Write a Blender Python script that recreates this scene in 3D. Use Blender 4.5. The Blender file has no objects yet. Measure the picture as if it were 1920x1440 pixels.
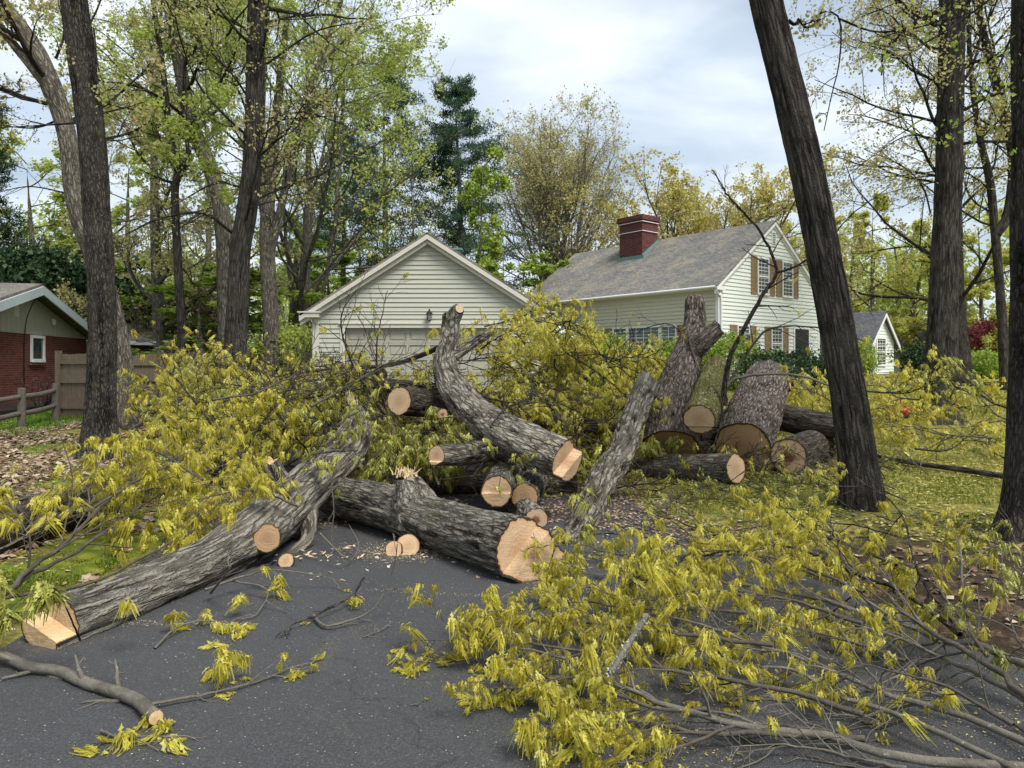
import bpy, math, random
import numpy as np

# ------------------------------------------------------------------ camera, world, sun
SC = bpy.context.scene
COL = SC.collection
FPX, CX, HY, EYE = 1340.0, 960.0, 680.0, 1.6      # focal length and horizon of the photograph in pixels
camd = bpy.data.cameras.new("camera")
camd.sensor_fit = 'HORIZONTAL'; camd.sensor_width = 36.0
camd.lens = 36.0 * FPX / 1920.0
camd.shift_y = -(720.0 - HY) / 1920.0
camd.clip_start = 0.05; camd.clip_end = 2000.0
cam = bpy.data.objects.new("camera", camd); COL.objects.link(cam)
cam.location = (0, 0, EYE); cam.rotation_euler = (math.radians(90), 0, 0)
SC.camera = cam

SUN_EL, SUN_AZ = math.radians(56), math.radians(140)   # azimuth clockwise from +Y: behind the camera, to the right
world = bpy.data.worlds.new("World"); SC.world = world; world.use_nodes = True
wn = world.node_tree; wn.nodes.clear()
def WN(t, **k):
    n = wn.nodes.new(t)
    for a, b in k.items(): setattr(n, a, b)
    return n
sky = WN('ShaderNodeTexSky', sky_type='NISHITA', sun_disc=False)
sky.sun_elevation = SUN_EL; sky.sun_rotation = SUN_AZ; sky.air_density = 1.4; sky.dust_density = 1.5
skm = WN('ShaderNodeVectorMath', operation='SCALE'); skm.inputs['Scale'].default_value = 0.07
wn.links.new(sky.outputs[0], skm.inputs[0])
tc = WN('ShaderNodeTexCoord'); sep = WN('ShaderNodeSeparateXYZ'); wn.links.new(tc.outputs['Generated'], sep.inputs[0])
zz = WN('ShaderNodeMath', operation='ADD'); zz.inputs[1].default_value = 0.12; wn.links.new(sep.outputs[2], zz.inputs[0])
zc = WN('ShaderNodeMath', operation='MAXIMUM'); zc.inputs[1].default_value = 0.05; wn.links.new(zz.outputs[0], zc.inputs[0])
dx = WN('ShaderNodeMath', operation='DIVIDE'); wn.links.new(sep.outputs[0], dx.inputs[0]); wn.links.new(zc.outputs[0], dx.inputs[1])
dy = WN('ShaderNodeMath', operation='DIVIDE'); wn.links.new(sep.outputs[1], dy.inputs[0]); wn.links.new(zc.outputs[0], dy.inputs[1])
cb = WN('ShaderNodeCombineXYZ'); wn.links.new(dx.outputs[0], cb.inputs[0]); wn.links.new(dy.outputs[0], cb.inputs[1])
mp = WN('ShaderNodeMapping'); mp.inputs['Scale'].default_value = (1.0, 1.15, 1.0); mp.inputs['Location'].default_value = (2.3, 1.1, 0.4)
wn.links.new(cb.outputs[0], mp.inputs[0])
n1 = WN('ShaderNodeTexNoise'); n1.inputs['Scale'].default_value = 1.0; n1.inputs['Detail'].default_value = 7; n1.inputs['Roughness'].default_value = 0.5; n1.inputs['Distortion'].default_value = 0.5
wn.links.new(mp.outputs[0], n1.inputs['Vector'])
r1 = WN('ShaderNodeValToRGB'); r1.color_ramp.elements[0].position = 0.36; r1.color_ramp.elements[0].color = (0.45, 0.45, 0.45, 1)
r1.color_ramp.elements[1].position = 0.60; r1.color_ramp.elements[1].color = (1, 1, 1, 1)
wn.links.new(n1.outputs[0], r1.inputs[0])
n2 = WN('ShaderNodeTexNoise'); n2.inputs['Scale'].default_value = 1.7; n2.inputs['Detail'].default_value = 6; n2.inputs['Distortion'].default_value = 0.4
wn.links.new(mp.outputs[0], n2.inputs['Vector'])
r2 = WN('ShaderNodeValToRGB'); r2.color_ramp.elements[0].position = 0.34; r2.color_ramp.elements[0].color = (0.365, 0.435, 0.525, 1)
r2.color_ramp.elements[1].position = 0.68; r2.color_ramp.elements[1].color = (0.585, 0.63, 0.67, 1)
wn.links.new(n2.outputs[0], r2.inputs[0])
mxs = WN('ShaderNodeMix', data_type='RGBA'); wn.links.new(r1.outputs[0], mxs.inputs[0])
wn.links.new(skm.outputs[0], mxs.inputs[6]); wn.links.new(r2.outputs[0], mxs.inputs[7])
bg = WN('ShaderNodeBackground'); bg.inputs[1].default_value = 0.78
wo = WN('ShaderNodeOutputWorld'); wn.links.new(mxs.outputs[2], bg.inputs[0]); wn.links.new(bg.outputs[0], wo.inputs[0])

sund = bpy.data.lights.new("sun", 'SUN'); sund.energy = 2.0; sund.angle = math.radians(24); sund.color = (1.0, 0.95, 0.88)
sun = bpy.data.objects.new("sun", sund); COL.objects.link(sun)
sun.rotation_euler = (math.pi/2 - SUN_EL, 0, -SUN_AZ + math.pi); sun.location = (10, -10, 20)
SC.view_settings.view_transform = 'Standard'; SC.view_settings.look = 'None'
SC.view_settings.exposure = 1.20; SC.view_settings.gamma = 1.0
SC.cycles.max_bounces = 5; SC.cycles.diffuse_bounces = 3; SC.cycles.glossy_bounces = 2
SC.cycles.transmission_bounces = 3; SC.cycles.transparent_max_bounces = 4

# ------------------------------------------------------------------ small maths
V3 = lambda *a: np.array(a, float)
def nrm(v): return v / np.maximum(np.linalg.norm(v, axis=-1, keepdims=True), 1e-9)
def sst(a, b, x): t = np.clip((x - a) / (b - a), 0, 1); return t * t * (3 - 2 * t)
def _h(i, j, k, s):
    n = (i * 73856093) ^ (j * 19349663) ^ (k * 83492791) ^ (s * 2654435761 & 0x7fffffff)
    n = (n ^ (n >> 13)) * 1274126177 & 0x7fffffff
    n = (n ^ (n >> 16)) * 668265263 & 0x7fffffff
    return (n & 0xffff) / 65535.0
def vnoise(p, s=0):
    p = np.asarray(p, float); i = np.floor(p).astype(np.int64); f = p - i; f = f * f * (3 - 2 * f)
    x, y, z = i[..., 0], i[..., 1], i[..., 2]; u, v, w = f[..., 0], f[..., 1], f[..., 2]
    r = 0
    for a in (0, 1):
        for b in (0, 1):
            for c in (0, 1):
                r = r + _h(x+a, y+b, z+c, s) * (u if a else 1-u) * (v if b else 1-v) * (w if c else 1-w)
    return r
def fbm(p, o=3, s=0):
    r = 0; a = 0.5; p = np.asarray(p, float); t = 0
    for k in range(o): r = r + a * vnoise(p, s + k); t += a; p = p * 2.03 + 7.1; a *= .5
    return r / t
def terr(x, y):
    x = np.asarray(x, float); y = np.asarray(y, float)
    side = 1 - 0.5 * sst(-7, -10, x) if False else 1 - 0.55 * (1 - sst(-11, -7, x))
    h = 0.55 * sst(11, 22, y) * side + 0.25 * sst(22, 34, y)
    dl = drive_left(y); dr = drive_right(y)
    out = np.maximum(np.maximum(dl - x, x - dr), 0)
    h = h + sst(0.0, 1.2, out) * (0.05 + 0.09 * fbm(np.stack([x * .45, y * .45, x * 0], -1), 3, 5))
    return h
def drive_left(y): return np.interp(y, [-40, 2, 4.5, 6, 11, 22.6, 30], [-2.9, -2.9, -3.0, -3.1, -4.3, -6.3, -6.3])
def drive_right(y): return np.interp(y, [-40, 3, 5, 6.5, 8, 12, 22.6, 30], [3.2, 2.9, 2.45, 1.75, 1.5, 1.3, 1.0, 1.0])
def P(px, py, d): return V3((px - CX) / FPX * d, d, EYE - (py - HY) / FPX * d)   # a point seen at a pixel, at a distance
def Q(px, py, h=0.0):                                                          # the same, at a height over the ground
    d = (EYE - h) * FPX / max(py - HY, 8)
    for _ in range(6):
        d = min((EYE - h - float(terr((px - CX) / FPX * d, d))) * FPX / max(py - HY, 8), 60)
    return P(px, py, d)
def cr(pts, n):                                        # Catmull-Rom through points, n samples
    p = np.asarray(pts, float)
    if len(p) == 2: t = np.linspace(0, 1, n)[:, None]; return p[0] * (1-t) + p[1] * t
    q = np.vstack([2*p[0]-p[1], p, 2*p[-1]-p[-2]]); m = len(p) - 1
    u = np.linspace(0, m - 1e-6, n); i = u.astype(int); t = (u - i)[:, None]
    a, b, c, d = q[i], q[i+1], q[i+2], q[i+3]
    return .5 * (2*b + (c-a)*t + (2*a-5*b+4*c-d)*t*t + (3*b-a-3*c+d)*t**3)

# ------------------------------------------------------------------ mesh collector and object tree
class MA:
    def __init__(s): s.v = []; s.f = []; s.n = 0; s.bk = []; s.rn = []
    def add(s, V, F, bk=None, rn=0.5, mi=0, smooth=False):
        V = np.asarray(V, float).reshape(-1, 3)
        if not isinstance(F, (list, tuple)) or (len(F) and np.isscalar(F[0][0])): F = [F]
        for f in F:
            f = np.asarray(f, np.int64)
            if f.size: s.f.append((f + s.n, mi, smooth))
        s.v.append(V); s.bk.append(V.copy() if bk is None else np.asarray(bk, float).reshape(-1, 3))
        s.rn.append(np.broadcast_to(np.asarray(rn, float), (len(V),)).copy()); s.n += len(V)
    def ng(s, V, faces, mi=0, smooth=False):             # polygons of mixed size
        V = np.asarray(V, float); base = s.n
        s.v.append(V); s.bk.append(V.copy()); s.rn.append(np.full(len(V), .5)); s.n += len(V)
        for f in faces: s.f.append((np.asarray([f], np.int64) + base, mi, smooth))
    def box(s, O, U, W, a0, a1, b0, b1, c0, c1, mi=0):   # along U, along W, up
        O, U, W = map(lambda q: np.asarray(q, float), (O, U, W)); Z = V3(0, 0, 1)
        V = [O + U*a + W*b + Z*c for c in (c0, c1) for b in (b0, b1) for a in (a0, a1)]
        F = [(0,2,3,1), (4,5,7,6), (0,1,5,4), (2,6,7,3), (0,4,6,2), (1,3,7,5)]
        if np.dot(np.cross(U, W), Z) * (a1-a0) * (b1-b0) * (c1-c0) < 0: F = [f[::-1] for f in F]
        s.add(V, np.array(F), mi=mi)
    def prism(s, poly, D, mi=0):                         # poly (k,3) pushed along D
        poly = np.asarray(poly, float); k = len(poly); D = np.asarray(D, float)
        V = np.vstack([poly, poly + D]); F = [tuple(range(k))[::-1], tuple(range(k, 2*k))]
        for i in range(k): j = (i+1) % k; F.append((i, j, k+j, k+i))
        nn = np.zeros(3)
        for i in range(k): nn += np.cross(poly[i], poly[(i+1) % k])
        if np.dot(nn, D) < 0: F = [f[::-1] for f in F]
        s.ng(V, F, mi)
ORG = {}
def build(name, ma, mats, parent=None, base=None):
    me = bpy.data.meshes.new(name)
    V = np.concatenate(ma.v) if ma.v else np.zeros((0, 3))
    o0 = np.zeros(3)
    if parent is not None: o0 = ORG[parent.name]
    elif base is not None: o0 = np.asarray(base, float)
    me.vertices.add(len(V)); me.vertices.foreach_set('co', (V - o0).astype(np.float32).ravel())
    if ma.f:
        lv = np.concatenate([f.ravel() for f, _, _ in ma.f]).astype(np.int32)
        lt = np.concatenate([np.full(len(f), f.shape[1]) for f, _, _ in ma.f]).astype(np.int32)
        mi = np.concatenate([np.full(len(f), m) for f, m, _ in ma.f]).astype(np.int32)
        sm = np.concatenate([np.full(len(f), q) for f, _, q in ma.f]).astype(bool)
        ls = np.concatenate([[0], np.cumsum(lt)[:-1]]).astype(np.int32)
        me.loops.add(len(lv)); me.loops.foreach_set('vertex_index', lv)
        me.polygons.add(len(lt)); me.polygons.foreach_set('loop_start', ls); me.polygons.foreach_set('loop_total', lt)
        me.polygons.foreach_set('material_index', mi); me.polygons.foreach_set('use_smooth', sm)
    me.update(calc_edges=True)
    a = me.attributes.new('bk', 'FLOAT_VECTOR', 'POINT'); a.data.foreach_set('vector', np.concatenate(ma.bk).astype(np.float32).ravel())
    a = me.attributes.new('rnd', 'FLOAT', 'POINT'); a.data.foreach_set('value', np.concatenate(ma.rn).astype(np.float32))
    for m in (mats if isinstance(mats, (list, tuple)) else [mats]): me.materials.append(m)
    o = bpy.data.objects.new(name, me); COL.objects.link(o)
    ORG[o.name] = o0
    if parent is not None: o.parent = parent
    else: o.location = o0
    return o
def tag(o, label=None, cat=None, group=None, kind=None):
    if label: o['label'] = label
    if cat: o['category'] = cat
    if group: o['group'] = group
    if kind: o['kind'] = kind
    return o
def thing(name, loc, label, cat, group=None):
    o = bpy.data.objects.new(name, None); COL.objects.link(o); o.empty_display_size = .1
    o.location = loc; ORG[o.name] = np.asarray(loc, float)
    return tag(o, label, cat, group)
def clone(root, loc, rz, sc, label, group=None):
    r = root.copy(); COL.objects.link(r); r.location = loc; r.rotation_euler = (0, 0, rz); r.scale = sc; r['label'] = label
    if group: r['group'] = group
    for ch in root.children:
        c = ch.copy(); COL.objects.link(c); c.parent = r
    return r

# ------------------------------------------------------------------ tubes
def frames(pts):                                        # (B,N,3) -> two normals, steady reference
    T = np.gradient(pts, axis=1); T = nrm(T)
    m = nrm(pts[:, -1] - pts[:, 0]); ref = np.where(np.abs(m[:, 2:3]) < .75, V3(0, 0, 1), V3(1, 0, 0))[:, None, :]
    A = nrm(np.cross(T, ref)); Bn = np.cross(T, A)
    return T, A, Bn
def tubes(ma, pts, rad, sides=4, rn=.5, mi=0, rng=None, bks=1.0):
    B, N, _ = pts.shape
    if B == 0: return
    T, A, Bn = frames(pts)
    th = np.arange(sides) / sides * 2 * np.pi
    c, s = np.cos(th), np.sin(th)
    off = (A[:, :, None, :] * c[None, None, :, None] + Bn[:, :, None, :] * s[None, None, :, None]) * rad[:, :, None, None]
    V = pts[:, :, None, :] + off
    L = np.concatenate([np.zeros((B, 1)), np.cumsum(np.linalg.norm(np.diff(pts, axis=1), axis=2), 1)], 1)
    bk = np.zeros(V.shape); bk[..., 0] = c * rad[:, :, None]; bk[..., 1] = s * rad[:, :, None]; bk[..., 2] = L[:, :, None]
    bk += (np.arange(B) * 3.71 % 97)[:, None, None, None]
    i = np.arange(B)[:, None, None] * N * sides + np.arange(N-1)[None, :, None] * sides
    k = np.arange(sides)[None, None, :]; k2 = (k + 1) % sides
    F = np.stack([i + k, i + k2, i + sides + k2, i + sides + k], -1).reshape(-1, 4)
    rv = np.broadcast_to(np.asarray(rn, float).reshape(-1, 1, 1) if np.ndim(rn) else rn, (B, N, sides))
    ma.add(V, F, bk=bk, rn=rv.ravel(), mi=mi, smooth=True)
def grow(S, D, L, N, wander, trop, rng, floor=None):
    B = len(S); pts = np.zeros((B, N, 3)); pts[:, 0] = S; d = nrm(D)
    st = (L / (N - 1))[:, None]; trop = np.asarray(trop, float)
    for i in range(1, N):
        d = nrm(d + rng.normal(0, wander, (B, 3)) + trop / N)
        pts[:, i] = pts[:, i-1] + d * st
        if floor is not None: pts[:, i, 2] = np.maximum(pts[:, i, 2], terr(pts[:, i, 0], pts[:, i, 1]) + floor)
    return pts
def spawn(pts, rad, k, t0, t1, a0, a1, rng, flat=None):
    B, N, _ = pts.shape
    t = (np.arange(k)[None, :] + rng.random((B, k))) / k * (t1 - t0) + t0
    u = t * (N - 1); i = np.minimum(u.astype(int), N - 2); f = (u - i)[..., None]; b = np.arange(B)[:, None]
    S = pts[b, i] * (1-f) + pts[b, i+1] * f; T = nrm(pts[b, i+1] - pts[b, i])
    R = rad[b, i] * (1-f[..., 0]) + rad[b, i+1] * f[..., 0]
    r = rng.normal(0, 1, (B, k, 3))
    if flat is not None: r[..., 2] *= flat
    per = nrm(r - T * np.sum(r * T, -1, keepdims=True))
    a = rng.uniform(a0, a1, (B, k))[..., None]
    D = T * np.cos(a) + per * np.sin(a)
    return S.reshape(-1, 3), D.reshape(-1, 3), R.ravel(), t.ravel()
def taper(r, N, e=.3): return np.asarray(r)[:, None] * (1 - (1 - e) * np.linspace(0, 1, N)[None, :])

# ------------------------------------------------------------------ logs and trunks with relief
def resample(path, radii, step):
    p = cr(path, 400); L = np.r_[0, np.cumsum(np.linalg.norm(np.diff(p, axis=0), axis=1))]
    r = np.interp(np.linspace(0, 1, 400), np.linspace(0, 1, len(radii)), radii)
    n = max(int(L[-1] / step), 4); s = np.linspace(0, L[-1], n)
    return np.stack([np.interp(s, L, p[:, i]) for i in range(3)], 1), np.interp(s, L, r), s
def ridges(bk, fx, fz, seed):
    q = np.stack([bk[..., 0] * fx, bk[..., 1] * fx, bk[..., 2] * fz], -1)
    w = np.stack([fbm(q * .6, 2, seed+9), fbm(q * .6 + 31, 2, seed+9), q[..., 2] * 0], -1) - .5
    q = q + w * 1.3
    a = 1 - np.abs(2 * vnoise(q, seed) - 1); b = 1 - np.abs(2 * vnoise(q * 2.1 + 5, seed + 3) - 1)
    return a * .65 + b * .35
def log_surface(ma, path, radii, step=.03, sides=48, amp=.012, freq=16, fz=3.2, seed=0, lump=.05, flare=None, cap0=None, cap1=None, capma=None, mi=0, burls=()):
    p, r, s = resample(path, radii, step); n = len(p)
    T = nrm(np.gradient(p, axis=0)); A = np.zeros_like(T)
    a = np.cross(T[0], V3(0, 0, 1)); a = a if np.linalg.norm(a) > .2 else np.cross(T[0], V3(1, 0, 0)); A[0] = nrm(a)
    for i in range(1, n): A[i] = nrm(A[i-1] - T[i] * np.dot(A[i-1], T[i]))
    Bn = np.cross(T, A); th = np.arange(sides) / sides * 2 * np.pi; c, sn = np.cos(th), np.sin(th)
    U = A[:, None] * c[None, :, None] + Bn[:, None] * sn[None, :, None]
    rr = r[:, None] * np.ones((1, sides))
    bk = np.stack([c[None] * r[:, None], sn[None] * r[:, None], s[:, None] * np.ones((1, sides))], -1) + seed * 1.37
    rr = rr * (1 + lump * 2 * (fbm(np.stack([c[None] + 0*s[:, None], sn[None] + 0*s[:, None], s[:, None] * 1.1 + 0*c[None]], -1) * 1.6 + seed, 3, seed) - .5))
    if flare is not None:                                # root flare (height over start, strength, lobes)
        fh, fs, lobes = flare
        e = np.exp(-s / fh)[:, None]; rr = rr * (1 + fs * e * (1 + .45 * np.cos(lobes * th + seed)[None] + .25 * np.cos((lobes + 2) * th + 2.1 * seed)[None]))
    for (t, ang, size, hgt) in burls:
        dd = ((s[:, None] - t) / size) ** 2 + (np.angle(np.exp(1j * (th[None] - ang))) * r[:, None] / size) ** 2
        rr = rr + hgt * np.exp(-dd * 2)
    rg = ridges(bk, freq, fz, seed)
    rr = rr + amp * (rg - .6) * 1.6
    V = p[:, None] + U * rr[..., None]
    def capoff(x, cap):
        dirv, cc, wd, dep = cap['dir'], cap['c'], cap['w'], cap['dep']
        q = x @ np.asarray(dirv, float)
        return dep * (1 - sst(cc - wd, cc, q)) + cap.get('tilt', 0) * q * cap['r'] 
    for cap, idx, sg in ((cap0, 0, -1), (cap1, n - 1, 1)):
        if cap is None: continue
        cap['r'] = r[idx]
        w = np.clip(1 - np.abs(s - s[idx]) / .25, 0, 1)
        o = capoff((V[idx] - p[idx]) / r[idx], cap)
        V = V + (T[idx] * sg)[None, None] * o[None, :, None] * w[:, None, None]
        ring = V[idx]; K = 14
        rho = np.linspace(1, 0.02, K)
        base = (ring - p[idx]) - (T[idx] * sg)[None] * o[:, None]
        disc = base[None] * rho[:, None, None]
        oo = capoff(disc / r[idx], cap)
        tear = cap.get('tear', 0)
        if tear: oo = oo + tear * (fbm(disc * 40 + seed, 2, seed) - .5) * (rho[:, None] < .97)
        CV = p[idx] + disc + (T[idx] * sg)[None, None] * oo[..., None]
        cbk = np.stack([c[None] * rho[:, None] * r[idx], sn[None] * rho[:, None] * r[idx], oo], -1)
        i = np.arange(K-1)[:, None] * sides; k = np.arange(sides)[None]; k2 = (k+1) % sides
        F = np.stack([i+k, i+k2, i+sides+k2, i+sides+k], -1).reshape(-1, 4)
        if sg < 0: F = F[:, ::-1]
        last = [tuple(((K-1)*sides + j) for j in range(sides))]
        if sg < 0: last = [last[0][::-1]]
        capma.add(CV, [F, np.array(last)], bk=cbk, rn=np.repeat(rho, sides), smooth=False)
    i = np.arange(n-1)[:, None] * sides; k = np.arange(sides)[None]; k2 = (k+1) % sides
    F = np.stack([i+k, i+k2, i+sides+k2, i+sides+k], -1).reshape(-1, 4)
    ma.add(V, F, bk=bk, rn=np.clip(rg, 0, 1).ravel(), smooth=True, mi=mi)
    return p, r, T
# ------------------------------------------------------------------ materials
class NT:
    def __init__(s, name):
        s.m = bpy.data.materials.new(name); s.m.use_nodes = True; s.t = s.m.node_tree; s.t.nodes.clear()
        s.out = s.n('ShaderNodeOutputMaterial')
    def n(s, t, ins=None, **k):
        x = s.t.nodes.new(t)
        for a, b in k.items(): setattr(x, a, b)
        for a, b in (ins or {}).items():
            if hasattr(b, 'is_output') or isinstance(b, bpy.types.NodeSocket): s.t.links.new(b, x.inputs[a])
            else: x.inputs[a].default_value = b
        return x
    def attr(s, name): return s.n('ShaderNodeAttribute', attribute_name=name)
    def obj(s): return s.n('ShaderNodeTexCoord').outputs['Object']
    def mapv(s, v, sc=(1,1,1), loc=(0,0,0)): return s.n('ShaderNodeMapping', {'Vector': v, 'Scale': sc, 'Location': loc}).outputs[0]
    def noise(s, v, scale, det=4, rough=.55, dist=0): return s.n('ShaderNodeTexNoise', {'Vector': v, 'Scale': scale, 'Detail': det, 'Roughness': rough, 'Distortion': dist})
    def vor(s, v, scale, feat='F1', rnd=1.0): return s.n('ShaderNodeTexVoronoi', {'Vector': v, 'Scale': scale, 'Randomness': rnd}, feature=feat)
    def ramp(s, f, stops, interp='LINEAR'):
        x = s.n('ShaderNodeValToRGB', {'Fac': f}); cr_ = x.color_ramp; cr_.interpolation = interp
        while len(cr_.elements) < len(stops): cr_.elements.new(.5)
        for e, (p, c) in zip(cr_.elements, stops):
            e.position = p; e.color = (c, c, c, 1) if np.isscalar(c) else (*c, 1)
        return x.outputs[0]
    def mix(s, f, a, b, mode='MIX'):
        x = s.n('ShaderNodeMix', data_type='RGBA', blend_type=mode)
        for i, q in ((0, f), (6, a), (7, b)):
            if isinstance(q, bpy.types.NodeSocket): s.t.links.new(q, x.inputs[i])
            elif i == 0: x.inputs[0].default_value = q
            else: x.inputs[i].default_value = (*q, 1) if not np.isscalar(q) else (q, q, q, 1)
        return x.outputs[2]
    def math(s, op, a, b=0.0, clamp=False):
        x = s.n('ShaderNodeMath', operation=op, use_clamp=clamp)
        for i, q in enumerate((a, b)):
            if isinstance(q, bpy.types.NodeSocket): s.t.links.new(q, x.inputs[i])
            else: x.inputs[i].default_value = q
        return x.outputs[0]
    def addv(s, a, b, k=1.0):
        sc = s.n('ShaderNodeVectorMath', {0: b, 'Scale': k}, operation='SCALE').outputs[0]
        return s.n('ShaderNodeVectorMath', {0: a, 1: sc}, operation='ADD').outputs[0]
    def fin(s, col, rough=.8, bump=None, bd=.01, spec=.3, metal=0.0, trans=0.0, bstr=1.0):
        p = s.n('ShaderNodeBsdfPrincipled', {'Metallic': metal, 'Specular IOR Level': spec})
        for k, q in (('Base Color', col), ('Roughness', rough)):
            if isinstance(q, bpy.types.NodeSocket): s.t.links.new(q, p.inputs[k])
            else: p.inputs[k].default_value = (*q, 1) if k == 'Base Color' else q
        if bump is not None:
            b = s.n('ShaderNodeBump', {'Height': bump, 'Distance': bd, 'Strength': bstr}); s.t.links.new(b.outputs[0], p.inputs['Normal'])
        sh = p.outputs[0]
        if trans:
            tr = s.n('ShaderNodeBsdfTranslucent')
            if isinstance(col, bpy.types.NodeSocket): s.t.links.new(col, tr.inputs[0])
            else: tr.inputs[0].default_value = (*col, 1)
            sh = s.n('ShaderNodeMixShader', {0: trans, 1: sh, 2: tr.outputs[0]}).outputs[0]
        s.t.links.new(sh, s.out.inputs[0]); return s.m

def bark_mat(name, dark, light, sx=26, sz=.2, bd=.02, moss=0.0, mosscol=(.12,.12,.03), lichen=0.0, geo=.5):
    t = NT(name); bk = t.attr('bk').outputs['Vector']; rg = t.attr('rnd').outputs['Fac']
    v = t.mapv(bk, (1, 1, sz)); d = t.noise(v, sx * .45, 4, .65).outputs['Color']
    v = t.addv(v, d, 2.4 / sx); d2 = t.noise(bk, sx * 1.6, 3, .6).outputs['Color']; v = t.addv(v, d2, .55 / sx)
    e = t.vor(v, sx, 'DISTANCE_TO_EDGE').outputs['Distance']
    e1 = t.ramp(e, [(0.0, 0.0), (.05, .12), (.22, .75), (.5, 1.0)])
    fine = t.noise(t.mapv(bk, (1, 1, .22)), sx * 3.6, 6, .7).outputs[0]
    h = t.math('ADD', t.math('MULTIPLY', e1, .8), t.math('MULTIPLY', fine, .5))
    hg = t.math('ADD', t.math('MULTIPLY', h, 1 - geo), t.math('MULTIPLY', rg, geo * 1.1))
    big = t.noise(bk, 3.1, 4, .6).outputs[0]
    k = t.math('MULTIPLY', hg, t.math('ADD', big, .55))
    col = t.mix(t.ramp(k, [(.34, 0.0), (.56, .36), (.90, 1.0)]), dark, light)  # furrows darkened: browner bark plus crevice shade painted in
    col = t.mix(t.ramp(fine, [(.62, 0.0), (.8, .35)]), col, tuple(min(1, q * 1.5) for q in light))
    if moss:
        mn = t.noise(bk, 4.5, 5, .7).outputs[0]
        col = t.mix(t.ramp(mn, [(.62 - moss * .3, 0.0), (.72 - moss * .2, .8)]), col, mosscol)
    if lichen:
        ln = t.noise(bk, 11, 6, .75).outputs[0]
        col = t.mix(t.ramp(ln, [(.66 - lichen * .2, 0.0), (.70 - lichen * .2, .8)]), col, (.36, .37, .33))
    return t.fin(col, .92, h, bd * 1.7, .12)
def smooth_bark(name, a, b, lich=.3):
    t = NT(name); bk = t.attr('bk').outputs['Vector']
    n = t.noise(t.mapv(bk, (1, 1, .5)), 16, 6, .7).outputs[0]; big = t.noise(bk, 3, 3).outputs[0]; f = t.noise(t.mapv(bk, (1, 1, 2.5)), 60, 4, .7).outputs[0]
    col = t.mix(t.ramp(t.math('ADD', t.math('MULTIPLY', n, .6), t.math('MULTIPLY', big, .4)), [(.35, 0.0), (.62, 1.0)]), a, b)
    col = t.mix(t.ramp(f, [(.58, 0.0), (.75, .6)]), col, tuple(q * .4 for q in a))
    l = t.noise(bk, 45, 5, .7).outputs[0]; col = t.mix(t.ramp(l, [(.70 - lich * .2, 0.0), (.74 - lich * .2, .7)]), col, (.42, .42, .38))
    return t.fin(col, .85, t.math('ADD', n, f), .008, .2)
def wood_mat(name, base, heart, edge, rot=0.0, saw=.5):
    t = NT(name); bk = t.attr('bk').outputs['Vector']; rho = t.attr('rnd').outputs['Fac']
    wob = t.noise(bk, 7, 3).outputs['Color']; v = t.addv(bk, wob, .02)
    ln = t.n('ShaderNodeVectorMath', {0: v}, operation='LENGTH').outputs['Value']
    rings = t.math('SINE', t.math('MULTIPLY', ln, 230.0)); rings = t.math('ADD', t.math('MULTIPLY', rings, .5), .5)
    stripes = t.noise(t.mapv(bk, (14, 160, 14)), 1.0, 3, .6).outputs[0]
    mott = t.noise(bk, 9, 5, .6).outputs[0]
    col = t.mix(t.ramp(t.math('ADD', rho, t.math('MULTIPLY', mott, .25)), [(.32, 1.0), (.72, 0.0)]), base, heart)
    col = t.mix(t.math('MULTIPLY', rings, .30), col, tuple(q * .55 for q in base))
    col = t.mix(t.ramp(stripes, [(.42, saw), (.62, 0.0)]), col, tuple(q * .62 for q in base))
    if rot: col = t.mix(t.ramp(t.math('ADD', rho, t.math('MULTIPLY', t.noise(bk, 26, 4).outputs[0], .5)), [(.5, .9), (.66, 0.0)]), col, (.16, .055, .02))
    nb = t.n('ShaderNodeVectorMath', {0: bk}, operation='NORMALIZE').outputs[0]
    cr_ = t.noise(t.addv(nb, wob, .12), 9, 3, .6).outputs[0]; ck = t.math('MULTIPLY', t.ramp(cr_, [(.64, 0.0), (.67, 1.0)]), t.ramp(rho, [(.05, .9), (.75, 0.0)]))
    col = t.mix(t.math('MULTIPLY', ck, .7), col, tuple(q * .25 for q in heart))
    stn = t.noise(bk, 16, 5, .7).outputs[0]; col = t.mix(t.ramp(stn, [(.55, 0.0), (.75, .5)]), col, tuple(q * .5 for q in base))
    rn = t.math('ADD', rho, t.math('MULTIPLY', t.math('SUBTRACT', t.noise(bk, 22, 4, .7).outputs[0], .5), .10))
    col = t.mix(t.ramp(rn, [(.85, 0.0), (.89, 1.0)]), col, edge)
    col = t.mix(t.ramp(rn, [(.925, 0.0), (.935, 1.0)]), col, (.045, .036, .027))
    return t.fin(col, .75, t.math('ADD', stripes, t.math('MULTIPLY', rings, .15)), .004, .2)
def leaf_mat(name, stops, trans=.35, rough=.6, hue=.12):
    t = NT(name); r = t.attr('rnd').outputs['Fac']
    nz = t.noise(t.attr('bk').outputs['Vector'], .9, 2).outputs[0]
    n3 = t.noise(t.attr('bk').outputs['Vector'], 6, 2).outputs[0]
    f = t.math('ADD', t.math('MULTIPLY', r, .7), t.math('SUBTRACT', t.math('MULTIPLY', t.math('ADD', nz, n3), .42), .24))
    return t.fin(t.ramp(f, stops), rough, None, spec=.25, trans=trans)
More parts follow.
